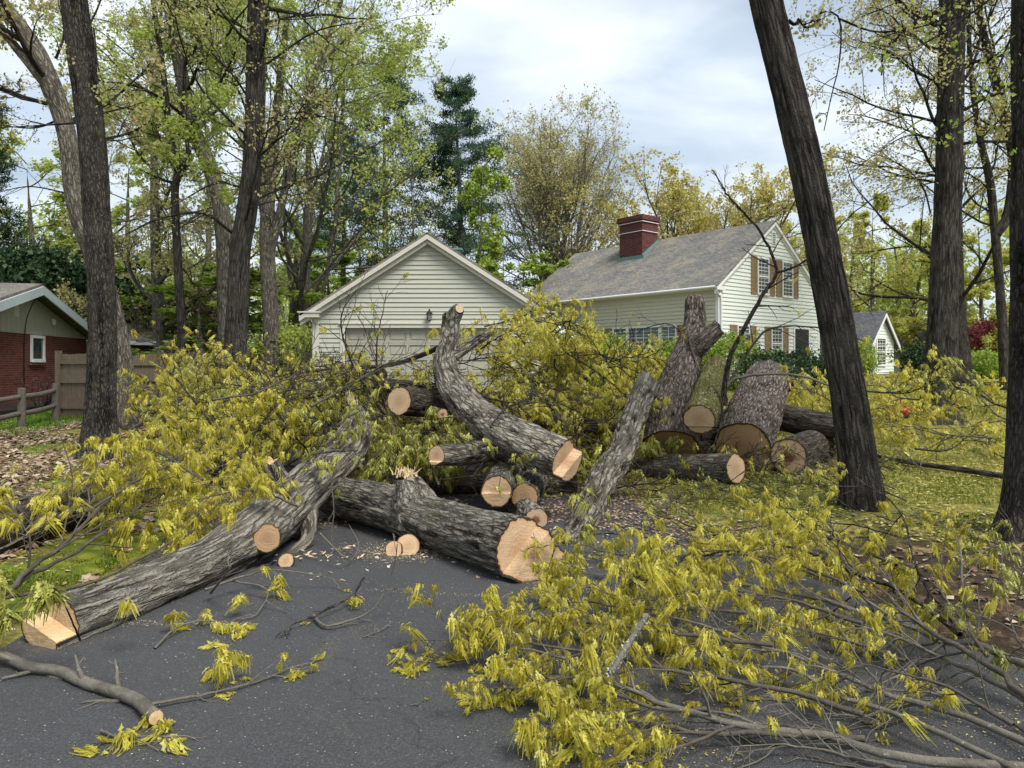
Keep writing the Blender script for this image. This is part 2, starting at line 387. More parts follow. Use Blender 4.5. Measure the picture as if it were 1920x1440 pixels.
def flat_mat(name, c, rough=.7, var=.12, scale=6, bump=.002, spec=.3, metal=0.0):
    t = NT(name); o = t.obj(); nz = t.noise(o, scale, 5, .6).outputs[0]; n2 = t.noise(t.mapv(o, (9, 9, 1.2)), 2.0, 4, .6).outputs[0]
    col = t.mix(t.math('MULTIPLY', nz, 1.0), tuple(q * (1 - var) for q in c), tuple(min(1, q * (1 + var)) for q in c))
    col = t.mix(t.ramp(n2, [(.55, 0.0), (.8, var * 1.5)]), col, tuple(q * .5 for q in c))
    return t.fin(col, rough, nz, bump, spec, metal)

M = {}
M['bark_grey'] = bark_mat('grey_oak_bark', (.028, .024, .018), (.35, .32, .265), 22, .13, .035, lichen=.12)
M['bark_log'] = bark_mat('furrowed_log_bark', (.026, .022, .017), (.29, .265, .215), 28, .20, .03, moss=.12)
M['bark_scaly'] = bark_mat('pale_scaly_bark', (.028, .022, .016), (.40, .365, .30), 22, .30, .035, moss=.25, mosscol=(.10, .09, .03))
M['bark_limb'] = bark_mat('rough_limb_bark', (.022, .018, .013), (.32, .29, .235), 18, .26, .035, moss=.2, mosscol=(.10, .09, .03), lichen=.1)
M['bark_brown'] = bark_mat('brown_log_bark', (.024, .018, .015), (.29, .245, .21), 22, .28, .04)
M['bark_moss'] = bark_mat('mossy_log_bark', (.04, .036, .02), (.34, .32, .16), 26, .40, .03, moss=.7, mosscol=(.16, .155, .035))
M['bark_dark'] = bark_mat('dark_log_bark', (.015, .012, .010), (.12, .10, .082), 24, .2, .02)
M['bark_live'] = bark_mat('standing_trunk_bark', (.013, .012, .010), (.125, .112, .096), 26, .11, .035, geo=.45)
M['bark_live2'] = bark_mat('rough_standing_bark', (.010, .009, .008), (.13, .115, .098), 34, .24, .035, moss=.05, geo=.45)
M['bark_pale'] = bark_mat('pale_far_bark', (.10, .09, .07), (.36, .33, .27), 18, .2, .01, geo=.2)
M['bark_far'] = bark_mat('far_trunk_bark', (.06, .053, .043), (.24, .215, .175), 18, .2, .02, geo=.3)
M['twig'] = smooth_bark('twig_bark', (.05, .042, .034), (.15, .13, .105), .1)
M['twig_dark'] = bark_mat('dark_twig_bark', (.016, .013, .012), (.075, .064, .056), 30, .3, .003, geo=0)
M['limb_grey'] = smooth_bark('smooth_limb_bark', (.065, .058, .045), (.23, .21, .17), .35)
M['cut_pale'] = wood_mat('pale_cut_wood', (.62, .44, .27), (.50, .31, .17), (.52, .30, .15))
M['cut_yellow'] = wood_mat('yellow_cut_wood', (.68, .50, .28), (.56, .36, .19), (.54, .32, .14))
M['cut_brown'] = wood_mat('brown_cut_wood', (.50, .32, .18), (.38, .22, .12), (.42, .23, .08), saw=.6)
M['cut_rot'] = wood_mat('rotten_heart_wood', (.56, .39, .26), (.50, .30, .18), (.40, .24, .12), rot=1)
M['splinter'] = flat_mat('torn_wood_fibres', (.66, .50, .30), .8, .3, 40)
M['deadwood'] = flat_mat('weathered_dead_wood', (.36, .32, .27), .85, .5, 22, .01)
YG = [(.015, (.30, .15, .03)), (.09, (.27, .22, .03)), (.28, (.50, .44, .055)), (.52, (.67, .61, .09)), (.78, (.79, .74, .18)), (1.0, (.84, .80, .38))]
M['leaf_y'] = leaf_mat('yellow_oak_leaves', YG, .55)
M['leaf_yg'] = leaf_mat('yellow_green_leaves', [(.15, (.20, .20, .03)), (.5, (.46, .46, .10)), (.85, (.68, .68, .26))], .42)
M['leaf_lime'] = leaf_mat('lime_yellow_leaves', [(.15, (.32, .33, .07)), (.5, (.55, .55, .12)), (.9, (.74, .72, .25))], .6)
M['leaf_fresh'] = leaf_mat('fresh_green_leaves', [(.15, (.14, .22, .03)), (.5, (.32, .44, .07)), (.9, (.52, .60, .13))], .5)
M['leaf_mid'] = leaf_mat('spring_green_leaves', [(.15, (.25, .32, .07)), (.5, (.47, .56, .13)), (.9, (.68, .70, .22))], .6)
M['leaf_olive'] = leaf_mat('bronze_green_leaves', [(.15, (.28, .26, .10)), (.5, (.50, .46, .18)), (.9, (.70, .64, .32))], .6)
M['leaf_gold'] = leaf_mat('golden_bronze_leaves', [(.15, (.34, .28, .07)), (.5, (.56, .49, .13)), (.9, (.72, .66, .25))], .6)
M['leaf_dark'] = leaf_mat('dark_evergreen_leaves', [(.15, (.012, .028, .012)), (.5, (.028, .062, .022)), (.9, (.06, .11, .04))], .15)
M['needle'] = leaf_mat('pine_needles', [(.15, (.035, .075, .045)), (.5, (.065, .13, .075)), (.9, (.13, .20, .10))], .35)
M['leaf_purple'] = leaf_mat('purple_leaves', [(.15, (.05, .02, .022)), (.5, (.12, .05, .055)), (.9, (.30, .18, .19))], .3)
M['leaf_red'] = leaf_mat('maroon_leaves', [(.15, (.10, .02, .025)), (.5, (.20, .045, .05)), (.9, (.30, .10, .08))], .3)
M['litter'] = leaf_mat('dead_leaf_litter', [(.1, (.06, .028, .018)), (.4, (.17, .10, .065)), (.65, (.36, .26, .18)), (.9, (.58, .46, .35))], .1)
M['catkins'] = leaf_mat('fallen_yellow_catkins', [(.15, (.22, .17, .05)), (.5, (.38, .33, .08)), (.9, (.60, .55, .25))], .2)
M['grass'] = leaf_mat('grass_blades', [(.15, (.05, .13, .01)), (.5, (.11, .25, .02)), (.9, (.26, .38, .05))], .35)
M['grass_dull'] = leaf_mat('worn_lawn_blades', [(.15, (.11, .12, .02)), (.5, (.24, .26, .04)), (.9, (.42, .42, .10))], .35)
M['moss'] = leaf_mat('bright_moss', [(.10, (.07, .085, .015)), (.45, (.17, .21, .025)), (.8, (.34, .38, .05)), (1.0, (.46, .48, .10))], .2)
M['chips'] = leaf_mat('wood_chips', [(.15, (.22, .19, .15)), (.5, (.45, .38, .28)), (.9, (.70, .60, .45))], .05)

def m_ground():
    t = NT('lawn_and_litter'); o = t.obj(); sp = t.n('ShaderNodeSeparateXYZ', {0: o})
    a = t.noise(o, .55, 5, .6).outputs[0]; b = t.noise(o, 5, 5, .65).outputs[0]; c = t.noise(o, 38, 4, .7).outputs[0]
    v = t.vor(o, 17).outputs['Color']; vs = t.n('ShaderNodeSeparateColor', {0: v}).outputs[0]
    soil = t.mix(c, (.022, .016, .011), (.085, .062, .042))
    litter = t.mix(vs, (.16, .085, .055), (.40, .28, .19)); litter = t.mix(t.ramp(c, [(.45, 0.0), (.6, 1.0)]), litter, (.06, .04, .028))
    grass = t.mix(c, (.05, .075, .014), (.17, .20, .04))
    lawn = t.mix(t.ramp(b, [(.40, 0.0), (.62, 1.0)]), grass, (.30, .25, .055))
    lawn = t.mix(t.ramp(c, [(.5, 0.0), (.62, .6)]), lawn, (.34, .30, .10))
    left = t.math('LESS_THAN', sp.outputs[0], -2.0)
    g = t.mix(t.ramp(t.math('ADD', a, t.math('MULTIPLY', b, .35)), [(.60, 0.0), (.68, 1.0)]), soil, lawn)
    gr = t.mix(t.ramp(t.math('ADD', sp.outputs[1], t.math('MULTIPLY', b, 3.0)), [(0, 0.0), (1.0, 1.0)]), soil, lawn)
    yy = t.n('ShaderNodeMapRange', {0: t.math('ADD', sp.outputs[1], t.math('MULTIPLY', b, 4.0)), 1: 7.6, 2: 9.2}).outputs[0]
    right = t.mix(yy, t.mix(t.ramp(b, [(.5, 0.0), (.62, .8)]), soil, litter), lawn)
    ll = t.mix(t.ramp(t.math('ADD', a, t.math('MULTIPLY', b, .5)), [(.62, 0.0), (.74, 1.0)]), t.mix(.35, litter, soil), lawn)
    far = t.n('ShaderNodeMapRange', {0: sp.outputs[1], 1: 17.5, 2: 18.5}).outputs[0]
    ll = t.mix(far, ll, grass)
    col = t.mix(left, right, ll)
    return t.fin(col, .95, t.math('ADD', b, c), .03, .1)
M['ground'] = m_ground()
def m_asphalt():
    t = NT('dark_asphalt'); o = t.obj()
    a = t.noise(o, .7, 5, .6).outputs[0]; f = t.noise(o, 140, 3, .7).outputs[0]
    v = t.vor(o, 110).outputs['Distance']
    col = t.mix(a, (.045, .046, .048), (.080, .081, .084))
    col = t.mix(t.ramp(f, [(.52, 0.0), (.70, .8)]), col, (.15, .15, .155)); col = t.mix(t.ramp(f, [(.30, .7), (.45, 0.0)]), col, (.015, .016, .018))
    vc = t.vor(o, 42); vd = vc.outputs['Distance']; pick = t.n('ShaderNodeSeparateColor', {0: vc.outputs['Color']}).outputs[0]
    sp = t.math('MULTIPLY', t.ramp(vd, [(.10, 1.0), (.16, 0.0)]), t.ramp(pick, [(.80, 0.0), (.84, 1.0)]))
    dust = t.noise(t.mapv(o, (1.2, .6, 1)), 1.4, 4, .65, .5).outputs[0]
    col = t.mix(t.math('MULTIPLY', sp, .3), col, (.36, .33, .29))
    col = t.mix(t.math('MULTIPLY', t.ramp(dust, [(.58, 0.0), (.75, .5)]), t.ramp(f, [(.4, 0.0), (.62, 1.0)])), col, (.22, .18, .13))
    r = t.ramp(f, [(.3, .75), (.8, .95)])
    ce = t.vor(t.addv(o, t.noise(o, 1.1, 5, .7).outputs['Color'], 1.2), .22, 'DISTANCE_TO_EDGE').outputs['Distance']
    col = t.mix(t.ramp(ce, [(.0, .35), (.004, 0.0)]), col, (.012, .012, .013))
    st = t.noise(o, .33, 4, .6, .4).outputs[0]; col = t.mix(t.ramp(st, [(.50, 0.0), (.68, .4)]), col, (.035, .036, .038))
    return t.fin(col, r, t.math('ADD', f, v), .006, .25)
M['asphalt'] = m_asphalt()
def m_brick(name, c1, c2, mort, bw=.2, bh=.067):
    t = NT(name); bk = t.attr('bk').outputs['Vector']
    b = t.n('ShaderNodeTexBrick', {'Vector': bk, 'Scale': 1.0, 'Mortar Size': .008, 'Brick Width': bw, 'Row Height': bh, 'Color1': (*c1, 1), 'Color2': (*c2, 1), 'Mortar': (*mort, 1), 'Bias': 0.0, 'Mortar Smooth': .2})
    nz = t.noise(bk, 9, 5, .7).outputs[0]
    col = t.mix(t.ramp(nz, [(.3, .35), (.7, 0.0)]), b.outputs[0], tuple(q * .4 for q in c1))
    return t.fin(col, .9, b.outputs['Fac'], -.006, .15)
M['brick'] = m_brick('red_house_brick', (.12, .032, .025), (.21, .062, .046), (.24, .15, .12))
M['brick_chim'] = m_brick('chimney_brick', (.085, .026, .026), (.17, .052, .048), (.20, .13, .12))
def m_shingle(name, c, moss):
    t = NT(name); bk = t.attr('bk').outputs['Vector']
    b = t.n('ShaderNodeTexBrick', {'Vector': bk, 'Scale': 1.0, 'Mortar Size': .006, 'Brick Width': .3, 'Row Height': .14, 'Color1': (*tuple(q*.8 for q in c), 1), 'Color2': (*tuple(q*1.25 for q in c), 1), 'Mortar': (*tuple(q*.4 for q in c), 1)})
    nz = t.noise(bk, .7, 6, .7).outputs[0]; n2 = t.noise(t.mapv(bk, (1, 1.5, 1)), 6.5, 8, .85).outputs[0]
    col = t.mix(t.ramp(nz, [(.38, .3), (.58, 0.0)]), b.outputs[0], tuple(q * .5 for q in c))
    col = t.mix(t.ramp(n2, [(.36, .6), (.5, 0.0)]), col, tuple(q * .35 for q in c)); col = t.mix(t.ramp(n2, [(.52, 0.0), (.62, .6)]), col, tuple(q * 1.7 for q in c))
    col = t.mix(t.ramp(t.math('MULTIPLY', nz, n2), [(.24, 0.0), (.34, .75)]), col, moss)
    return t.fin(col, .95, t.math('ADD', n2, b.outputs['Fac']), .01, .1)
M['roof'] = m_shingle('weathered_grey_shingle', (.21, .205, .195), (.33, .29, .20))
M['roof_dark'] = m_shingle('dark_grey_shingle', (.13, .135, .15), (.17, .17, .16))
M['roof_brown'] = m_shingle('brown_grey_shingle', (.20, .18, .165), (.28, .25, .19))
M['siding_g'] = flat_mat('sage_painted_siding', (.46, .465, .39), .6, .06, 3)
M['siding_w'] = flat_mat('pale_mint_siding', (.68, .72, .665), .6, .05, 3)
M['siding_f'] = flat_mat('shaded_front_siding', (.58, .565, .475), .6, .05, 3)  # house siding again, shade of the front wall put into its colour
M['trim'] = flat_mat('cream_trim_paint', (.60, .58, .50), .55, .06, 4)
M['trim_w'] = flat_mat('white_trim_paint', (.76, .77, .76), .5, .05, 4)
M['trim_b'] = flat_mat('blue_white_fascia_paint', (.52, .60, .64), .5, .15, 4)
M['door_g'] = flat_mat('garage_door_paint', (.40, .385, .31), .55, .06, 3)
M['batten'] = flat_mat('beige_board_siding', (.44, .42, .33), .6, .06, 3)
M['shutter'] = flat_mat('tan_shutter_paint', (.27, .185, .095), .6, .2, 8)
M['glass'] = flat_mat('dark_window_glass', (.035, .045, .055), .06, .3, 2, .0, .8)
M['glass_l'] = flat_mat('curtained_window_glass', (.13, .17, .21), .08, .5, 5, .0, .8)
M['black'] = flat_mat('black_painted_metal', (.012, .012, .012), .5, .2, 6)
M['dark'] = flat_mat('unlit_interior', (.03, .03, .03), .8, .2, 6)
M['copper'] = flat_mat('green_copper_flashing', (.14, .27, .23), .6, .2, 8)
M['fence'] = flat_mat('weathered_fence_boards', (.15, .118, .082), .9, .4, 9, .01)
M['rail'] = flat_mat('old_split_rail_wood', (.13, .115, .095), .9, .45, 14, .01)
M['red'] = flat_mat('red_plastic', (.50, .012, .03), .35, .1, 6, .01)
M['mulch'] = flat_mat('dark_mulch', (.03, .022, .018), .95, .4, 20, .03)
M['stone'] = flat_mat('pale_stone', (.55, .55, .52), .8, .2, 9, .01)
M['lamp_glass'] = flat_mat('frosted_lantern_glass', (.35, .36, .34), .15, .2, 6)

M['lichen'] = flat_mat('grey_lichen', (.36, .37, .34), .9, .4, 60, .004)
# ------------------------------------------------------------------ ground and driveway
def sheet(name, xs, ys, dz, mat, keep=None, kind='structure'):
    X, Y = np.meshgrid(xs, ys); Z = terr(X, Y) + dz + (0.012 * (fbm(np.stack([X*3, Y*3, X*0], -1), 2, 3) - .5) if dz == 0 else 0)
    V = np.stack([X, Y, Z], -1).reshape(-1, 3); nx = len(xs)
    i = np.arange(len(ys)-1)[:, None] * nx + np.arange(nx-1)[None]
    F = np.stack([i, i+1, i+nx+1, i+nx], -1).reshape(-1, 4)
    if keep is not None: c = V[F].mean(1); F = F[keep(c)]
    ma = MA(); ma.add(V, F, smooth=True); return tag(build(name, ma, mat), kind=kind)
gx = np.unique(np.r_[np.linspace(-250, -20, 14), np.arange(-20, 14, .16), np.linspace(14, 250, 14)])
gy = np.unique(np.r_[np.linspace(-60, 0, 8), np.arange(0, 26, .16), np.linspace(26, 60, 12), np.linspace(60, 500, 10)])
def sink(c): return np.ones(len(c), bool)
ground = sheet('ground', gx, gy, 0, M['ground'])
# the ground dips a little under the asphalt so the two never touch
co = np.empty(len(ground.data.vertices) * 3, np.float32); ground.data.vertices.foreach_get('co', co); co = co.reshape(-1, 3)
ins = (co[:, 0] > drive_left(co[:, 1]) + .12) & (co[:, 0] < drive_right(co[:, 1]) - .12) & (co[:, 1] < 22.5)
co[ins, 2] -= .05; ground.data.vertices.foreach_set('co', co.ravel())
ys = np.arange(-20, 22.7, .1); na = 44; V = []
for y in ys:
    wob = .05 * (vnoise(V3(0, y * 1.7, 0)) - .5) + .03 * (vnoise(V3(3, y * 6, 0)) - .5); wob2 = .08 * (vnoise(V3(9, y * 1.9, 0)) - .5)
    a, b = drive_left(y) + wob, drive_right(y) + wob2
    xx = np.linspace(a, b, na); V.append(np.stack([xx, xx*0 + y, terr(xx, xx*0 + y) + .004 - .03 * (np.abs(np.linspace(-1, 1, na)) > .999)], 1))
V = np.concatenate(V); i = np.arange(len(ys)-1)[:, None] * na + np.arange(na-1)[None]
dm = MA(); dm.add(V, np.stack([i, i+1, i+na+1, i+na], -1).reshape(-1, 4), smooth=True)
tag(build('driveway', dm, M['asphalt']), kind='structure')

# ------------------------------------------------------------------ building helpers
Z1 = V3(0, 0, 1)
class Fr:                                              # a wall frame: origin, along, outward
    def __init__(s, O, U, W): s.O = V3(*O); s.U = nrm(V3(*U)); s.W = nrm(V3(*W))
    def p(s, u, z, w=0): return s.O + s.U * u + s.W * w + Z1 * z
def orient(V, F, W):
    n = np.cross(V[F[1]] - V[F[0]], V[F[2]] - V[F[0]])
    return F if np.dot(n, W) > 0 else F[::-1]
def siding(ma, fr, wf, z0, z1, pitch, mi=0):
    z = z0
    while z < z1 - 1e-4:
        zt = min(z + pitch, z1); a0, b0 = wf(z); a1, b1 = wf(zt - 1e-4)
        V = np.array([fr.p(a0, z, .034), fr.p(b0, z, .034), fr.p(b1, zt, .004), fr.p(a1, zt, .004), fr.p(a0, z, .002), fr.p(b0, z, .002)])
        ma.ng(V, [orient(V, (0, 1, 2, 3), fr.W), orient(V, (4, 5, 1, 0), -Z1)], mi); z = zt
def wallpoly(ma, pts, fr, mi=0):                       # flat wall with planar bk coordinates (u,z)
    V = np.array([fr.p(u, z, w) for u, z, w in pts]); bk = np.array([(u, z, 0) for u, z, w in pts], float)
    F = orient(V, tuple(range(len(pts))), fr.W); ma.add(V, np.array([F]), bk=bk, mi=mi)
def bx(ma, fr, u0, u1, z0, z1, w0, w1, mi=0): ma.box(fr.O, fr.U, fr.W, u0, u1, w0, w1, z0, z1, mi)
def bbox_brick(ma, fr, u0, u1, z0, z1, w0, w1):
    for (a, b, f2) in ((u0, u1, Fr(fr.O + fr.W * w1, fr.U, fr.W)), (u0, u1, Fr(fr.O + fr.W * w0, fr.U, -fr.W))):
        wallpoly(ma, [(a, z0, 0), (b, z0, 0), (b, z1, 0), (a, z1, 0)], f2)
    for (uu, d) in ((u0, -1), (u1, 1)):
        f2 = Fr(fr.O + fr.U * uu, fr.W, fr.U * d); wallpoly(ma, [(w0, z0, 0), (w1, z0, 0), (w1, z1, 0), (w0, z1, 0)], f2)
    V = np.array([fr.p(u0, z1, w0), fr.p(u1, z1, w0), fr.p(u1, z1, w1), fr.p(u0, z1, w1)]); ma.add(V, np.array([orient(V, (0, 1, 2, 3), Z1)]))
def slab(ma, A, B, C, D, th, mi=0):                    # roof plane A,B (eave) C,D (ridge), bk = metres
    A, B, C, D = map(lambda q: np.asarray(q, float), (A, B, C, D))
    n = nrm(np.cross(B - A, D - A)); n = n if n[2] > 0 else -n
    L = np.linalg.norm(B - A); H = np.linalg.norm(D - A)
    V = np.array([A, B, C, D]); bk = np.array([(0, 0, 0), (L, 0, 0), (L, H, 0), (0, H, 0)], float)
    ma.add(V, np.array([orient(V, (0, 1, 2, 3), Z1)]), bk=bk, mi=mi)
    W = V - n * th; VV = np.vstack([V, W]); FF = [(7, 6, 5, 4)] + [(i, (i+1) % 4, 4 + (i+1) % 4, 4 + i) for i in range(4)]
    ctr = VV.mean(0); out = []
    for f in FF:
        fc = VV[list(f)].mean(0); out.append(orient(VV, f, fc - ctr))
    ma.ng(VV, out, mi)
def window(parent, fr, u0, u1, z0, z1, nx=3, ny=4, mat='trim_w', glass='glass', sash=True, fw=.07, mw=.012):
    f = MA()
    bx(f, fr, u0-fw, u0, z0-fw, z1+fw, .02, .07); bx(f, fr, u1, u1+fw, z0-fw, z1+fw, .02, .07)
    bx(f, fr, u0, u1, z1, z1+fw, .02, .073); bx(f, fr, u0-fw*.4, u1+fw*.4, z0-fw*1.2, z0, .02, .10)
    if sash: zm = (z0+z1)/2; bx(f, fr, u0, u1, zm-.025, zm+.025, .02, .055)
    for i in range(1, nx): u = u0 + (u1-u0)*i/nx; bx(f, fr, u-mw, u+mw, z0, z1, .02, .043)
    for j in range(1, ny):
        z = z0 + (z1-z0)*j/ny
        if not (sash and abs(z-(z0+z1)/2) < .05): bx(f, fr, u0, u1, z-mw, z+mw, .021, .040)
    w = build('window', f, M[mat], parent)
    g = MA(); bx(g, fr, u0, u1, z0, z1, .018, .030); build('pane', g, M[glass], w); return w
def shutter(parent, fr, u0, u1, z0, z1):
    s = MA(); bx(s, fr, u0, u0+.05, z0, z1, .022, .06); bx(s, fr, u1-.05, u1, z0, z1, .022, .06)
    for z in (z0, (z0+z1)/2-.03, z1-.06): bx(s, fr, u0+.05, u1-.05, z, z+.06, .023, .057)
    z = z0 + .06
    while z < z1 - .1: bx(s, fr, u0+.05, u1-.05, z, z+.035, .024, .048); z += .05
    build('shutter', s, M['shutter'], parent)

# ------------------------------------------------------------------ garage
GY = 22.6; g0 = P(587, 680, GY)[0]; g1 = -g0 * 0 + (g0 + 7.28); gz = 0.52
GW = g1 - g0; gm = (g0 + g1) / 2; EV, PK = 3.22, 5.56
garage = thing('garage', (gm, GY, gz), 'sage green clapboard garage with front gable and wide closed door behind the log pile', 'garage')
F0 = Fr((g0, GY, 0), (1, 0, 0), (0, -1, 0))
slope = (PK - EV) / (GW / 2 + .0)
dw0, dw1, dtop = 1.02, GW - 1.02, 2.70
ma = MA()
siding(ma, F0, lambda z: (0.2, dw0 - .15), gz + .25, dtop + .14, .147); siding(ma, F0, lambda z: (dw1 + .15, GW - .2), gz + .25, dtop + .14, .147)
def gf(z):
    if z <= EV: return (0.2 if z < EV - .02 else 0, GW - .2)
    k = (z - EV) / slope; return (k + .02, GW - k - .02)
siding(ma, F0, lambda z: (.2, GW - .2), dtop + .14, EV, .147)
siding(ma, F0, gf, EV, PK - .06, .147)
for x, W in ((g0, (-1, 0, 0)), (g1, (1, 0, 0))): siding(ma, Fr((x, GY, 0), (0, 1, 0), W), lambda z: (0.15, 7), gz + .25, EV - .05, .147)
wallpoly(ma, [(0, gz-.3, 0), (GW, gz-.3, 0), (GW, EV, 0), (GW/2, PK-.05, 0), (0, EV, 0)], Fr((g0, GY+7, 0), (1, 0, 0), (0, 1, 0)))
build('wall', ma, M['siding_g'], garage)
ma = MA()
for a in (0, GW-.2): bx(ma, F0, a, a+.2, gz+.02, EV-.20, .0, .045)
bx(ma, F0, dw0-.15, dw0, gz+.02, dtop, .0, .05); bx(ma, F0, dw1, dw1+.15, gz+.02, dtop, .0, .05); bx(ma, F0, dw0-.15, dw1+.15, dtop, dtop+.12, 0, .055); bx(ma, F0, dw0-.2, dw1+.2, dtop+.12, dtop+.145, 0, .085)
for x in (g0, g1): ma.box((x, GY, 0), (0, 1, 0), (-1 if x == g0 else 1, 0, 0), 0, .15, .0, .035, gz+.02, EV-.05)
build('corner_trim', ma, M['trim'], garage)
ma = MA(); ma.box((g0, GY, 0), (1, 0, 0), (0, 1, 0), 0.02, GW-.02, .02, 6.98, gz-.5, gz+.25); build('foundation', ma, M['stone'], garage)
# door
ma = MA(); wallpoly(ma, [(dw0, gz+.27, -.12), (dw1, gz+.27, -.12), (dw1, dtop, -.12), (dw0, dtop, -.12)], F0)
bx(ma, F0, dw0, dw1, gz+.25, gz+.29, -.14, -.02)
nr, nc = 4, 8; ph = (dtop - gz - .29) / nr; pw = (dw1 - dw0) / nc
for r in range(nr):
    zb = gz + .29 + r * ph; bx(ma, F0, dw0, dw1, zb, zb + .06, -.12, -.085); bx(ma, F0, dw0, dw1, zb + ph - .07, zb + ph - .008, -.12, -.085)
    for c in range(nc):
        ub = dw0 + c * pw; bx(ma, F0, ub, ub + .05, zb + .06, zb + ph - .07, -.12, -.087); bx(ma, F0, ub + pw - .05, ub + pw, zb + .06, zb + ph - .07, -.12, -.087)
        bx(ma, F0, ub + .11, ub + pw - .11, zb + .12, zb + ph - .13, -.12, -.098)
build('garage_door', ma, M['door_g'], garage)
ma = MA(); wallpoly(ma, [(dw0, gz+.25, 0), (dw0, dtop, 0), (dw0, dtop, -.12), (dw0, gz+.25, -.12)], F0)
V = np.array([F0.p(dw0, dtop, 0), F0.p(dw1, dtop, 0), F0.p(dw1, dtop, -.13), F0.p(dw0, dtop, -.13)]); ma.ng(V, [(0, 1, 2, 3)])
for u in (dw0, dw1):
    V = np.array([F0.p(u, gz, 0), F0.p(u, dtop, 0), F0.p(u, dtop, -.13), F0.p(u, gz, -.13)]); ma.ng(V, [(0, 1, 2, 3)])
build('door_jamb', ma, M['trim'], garage)
ov = .36; oy = .30
ma = MA()
for s, x in ((-1, g0), (1, g1)):
    ex = x + s * ov; ez = EV - slope * ov + .12
    slab(ma, (ex, GY-oy, ez), (ex, GY+7+oy, ez), (gm, GY+7+oy, PK+.12), (gm, GY-oy, PK+.12), .06)
roof = build('roof', ma, M['roof_brown'], garage)
ma = MA(); ct = math.hypot(1, slope)
for s, x in ((-1, g0), (1, g1)):                       # two-step rake boards and cornice returns
    ex = x + s * ov
    for (d, w0, w1) in ((.16, .24, oy - .002), (.30, .02, .20)):
        zo = .055
        A = V3(ex, 0, EV - slope*ov + zo); B = V3(gm, 0, PK + zo)
        if d > .2: A = A + V3(0, 0, 0)
        pl = [A + V3(0, GY - w1, 0), B + V3(0, GY - w1, 0), B + V3(0, GY - w1, -d*ct*.8), A + V3(0, GY - w1, -d*ct*.8)]
        ma.prism(pl, V3(0, w1 - w0, 0))
    a, b = (x - .0, ex) if s > 0 else (ex, x)
    ma.box((0, GY, 0), (1, 0, 0), (0, -1, 0), (ex if s < 0 else x - .25), (x + .25 if s < 0 else ex), .0, oy, EV - .20, EV - .06)
    ma.box((0, GY, 0), (1, 0, 0), (0, -1, 0), (ex - .05 if s < 0 else x - .30), (x + .30 if s < 0 else ex + .05), .0, oy + .03, EV - .06, EV - .015)
    ma.box((0, GY, 0), (0, 1, 0), (s, 0, 0), 0.005, 7.2, x * s + .01, x * s + ov - .02, EV - .19, EV - .07) if False else ma.box((x, GY, 0), (0, 1, 0), (s, 0, 0), 0.01, 7.2, .004, ov - .02, EV - .185, EV - .125)
build('rake_trim', ma, M['trim'], garage)
ma = MA(); ma.box((gm + .55, GY + 3, 0), (1, 0, 0), (0, 1, 0), -.25, .25, 0, .5, PK - .3, PK + .08); ma.box((gm + .55, GY + 3, 0), (1, 0, 0), (0, 1, 0), -.32, .32, -.07, .57, PK + .08, PK + .14); build('cupola', ma, M['copper'], garage)
# lantern on the garage wall
lu = (806 - 960) / FPX * GY - g0; lz = EYE + (680 - 592) / FPX * GY
lt = thing('wall_lantern', F0.p(lu, lz, .02), 'black carriage lantern fixed to the garage wall over the door', 'lantern')
ma = MA(); bx(ma, F0, lu-.05, lu+.05, lz-.14, lz+.08, .022, .04); bx(ma, F0, lu-.015, lu+.015, lz+.10, lz+.13, .04, .2)
tubes(ma, np.array([[F0.p(lu, lz, .04), F0.p(lu, lz+.09, .09), F0.p(lu, lz+.14, .15)]]), np.array([[.012]*3]), 6); build('bracket', ma, M['black'], lt)
ma = MA(); c = F0.p(lu, lz, .17)
for k in range(6):
    a = k * math.pi / 3; o = V3(math.cos(a), math.sin(a), 0)
    tubes(ma, np.array([[c + o*.05 - Z1*.15, c + o*.085 + Z1*.05]]), np.array([[.008]*2]), 4)
def cone(ma, c, r0, r1, z0, z1, n=12, mi=0):
    th = np.arange(n) / n * 2*np.pi; V = [[c[0] + r*math.cos(t), c[1] + r*math.sin(t), c[2] + z] for r, z in ((r0, z0), (r1, z1)) for t in th]
    ma.ng(V, [(i, (i+1) % n, n + (i+1) % n, n + i) for i in range(n)] + [tuple(range(n))[::-1], tuple(range(n, 2*n))], mi)
cone(ma, c, .11, .03, .05, .15, 6); cone(ma, c, .03, .012, .15, .21, 6); cone(ma, c, .055, .055, -.17, -.15, 6); cone(ma, c, .012, .02, -.22, -.17, 6)
build('lantern_cage', ma, M['black'], lt); ma = MA(); cone(ma, c, .042, .075, -.148, .048, 6); build('lantern_glass', ma, M['lamp_glass'], lt)

# ------------------------------------------------------------------ main house
HC = V3(*(P(1348, 680, 27)[:2]), 0); UL = nrm(V3(-.632, .775, 0)); UG = nrm(V3(.775, .632, 0)); WL = -UG; WG = -UL
HL, HWd = 11.5, 7.5; hz = .75; HE, HP = 4.60, 7.32
house = thing('house', tuple(HC + V3(0, 0, hz)), 'pale mint clapboard house with grey shingle roof, brick chimney and tan shutters', 'house')
FL = Fr(HC, UL, WL); FG = Fr(HC, UG, WG)
hs = (HP - HE) / (HWd / 2)
ma = MA()
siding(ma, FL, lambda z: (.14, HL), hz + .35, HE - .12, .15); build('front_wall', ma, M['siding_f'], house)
ma = MA()
siding(ma, FG, lambda z: (.14, HWd - .14) if z <= HE else ((z - HE) / hs, HWd - (z - HE) / hs), hz + .35, HP - .12, .15)
wallpoly(ma, [(0, hz, 0), (HWd, hz, 0), (HWd, HE, 0), (HWd/2, HP - .1, 0), (0, HE, 0)], Fr(HC + UL * HL, UG, UL)); wallpoly(ma, [(0, hz, 0), (HL, hz, 0), (HL, HE, 0), (0, HE, 0)], Fr(HC + UG * HWd, UL, UG))
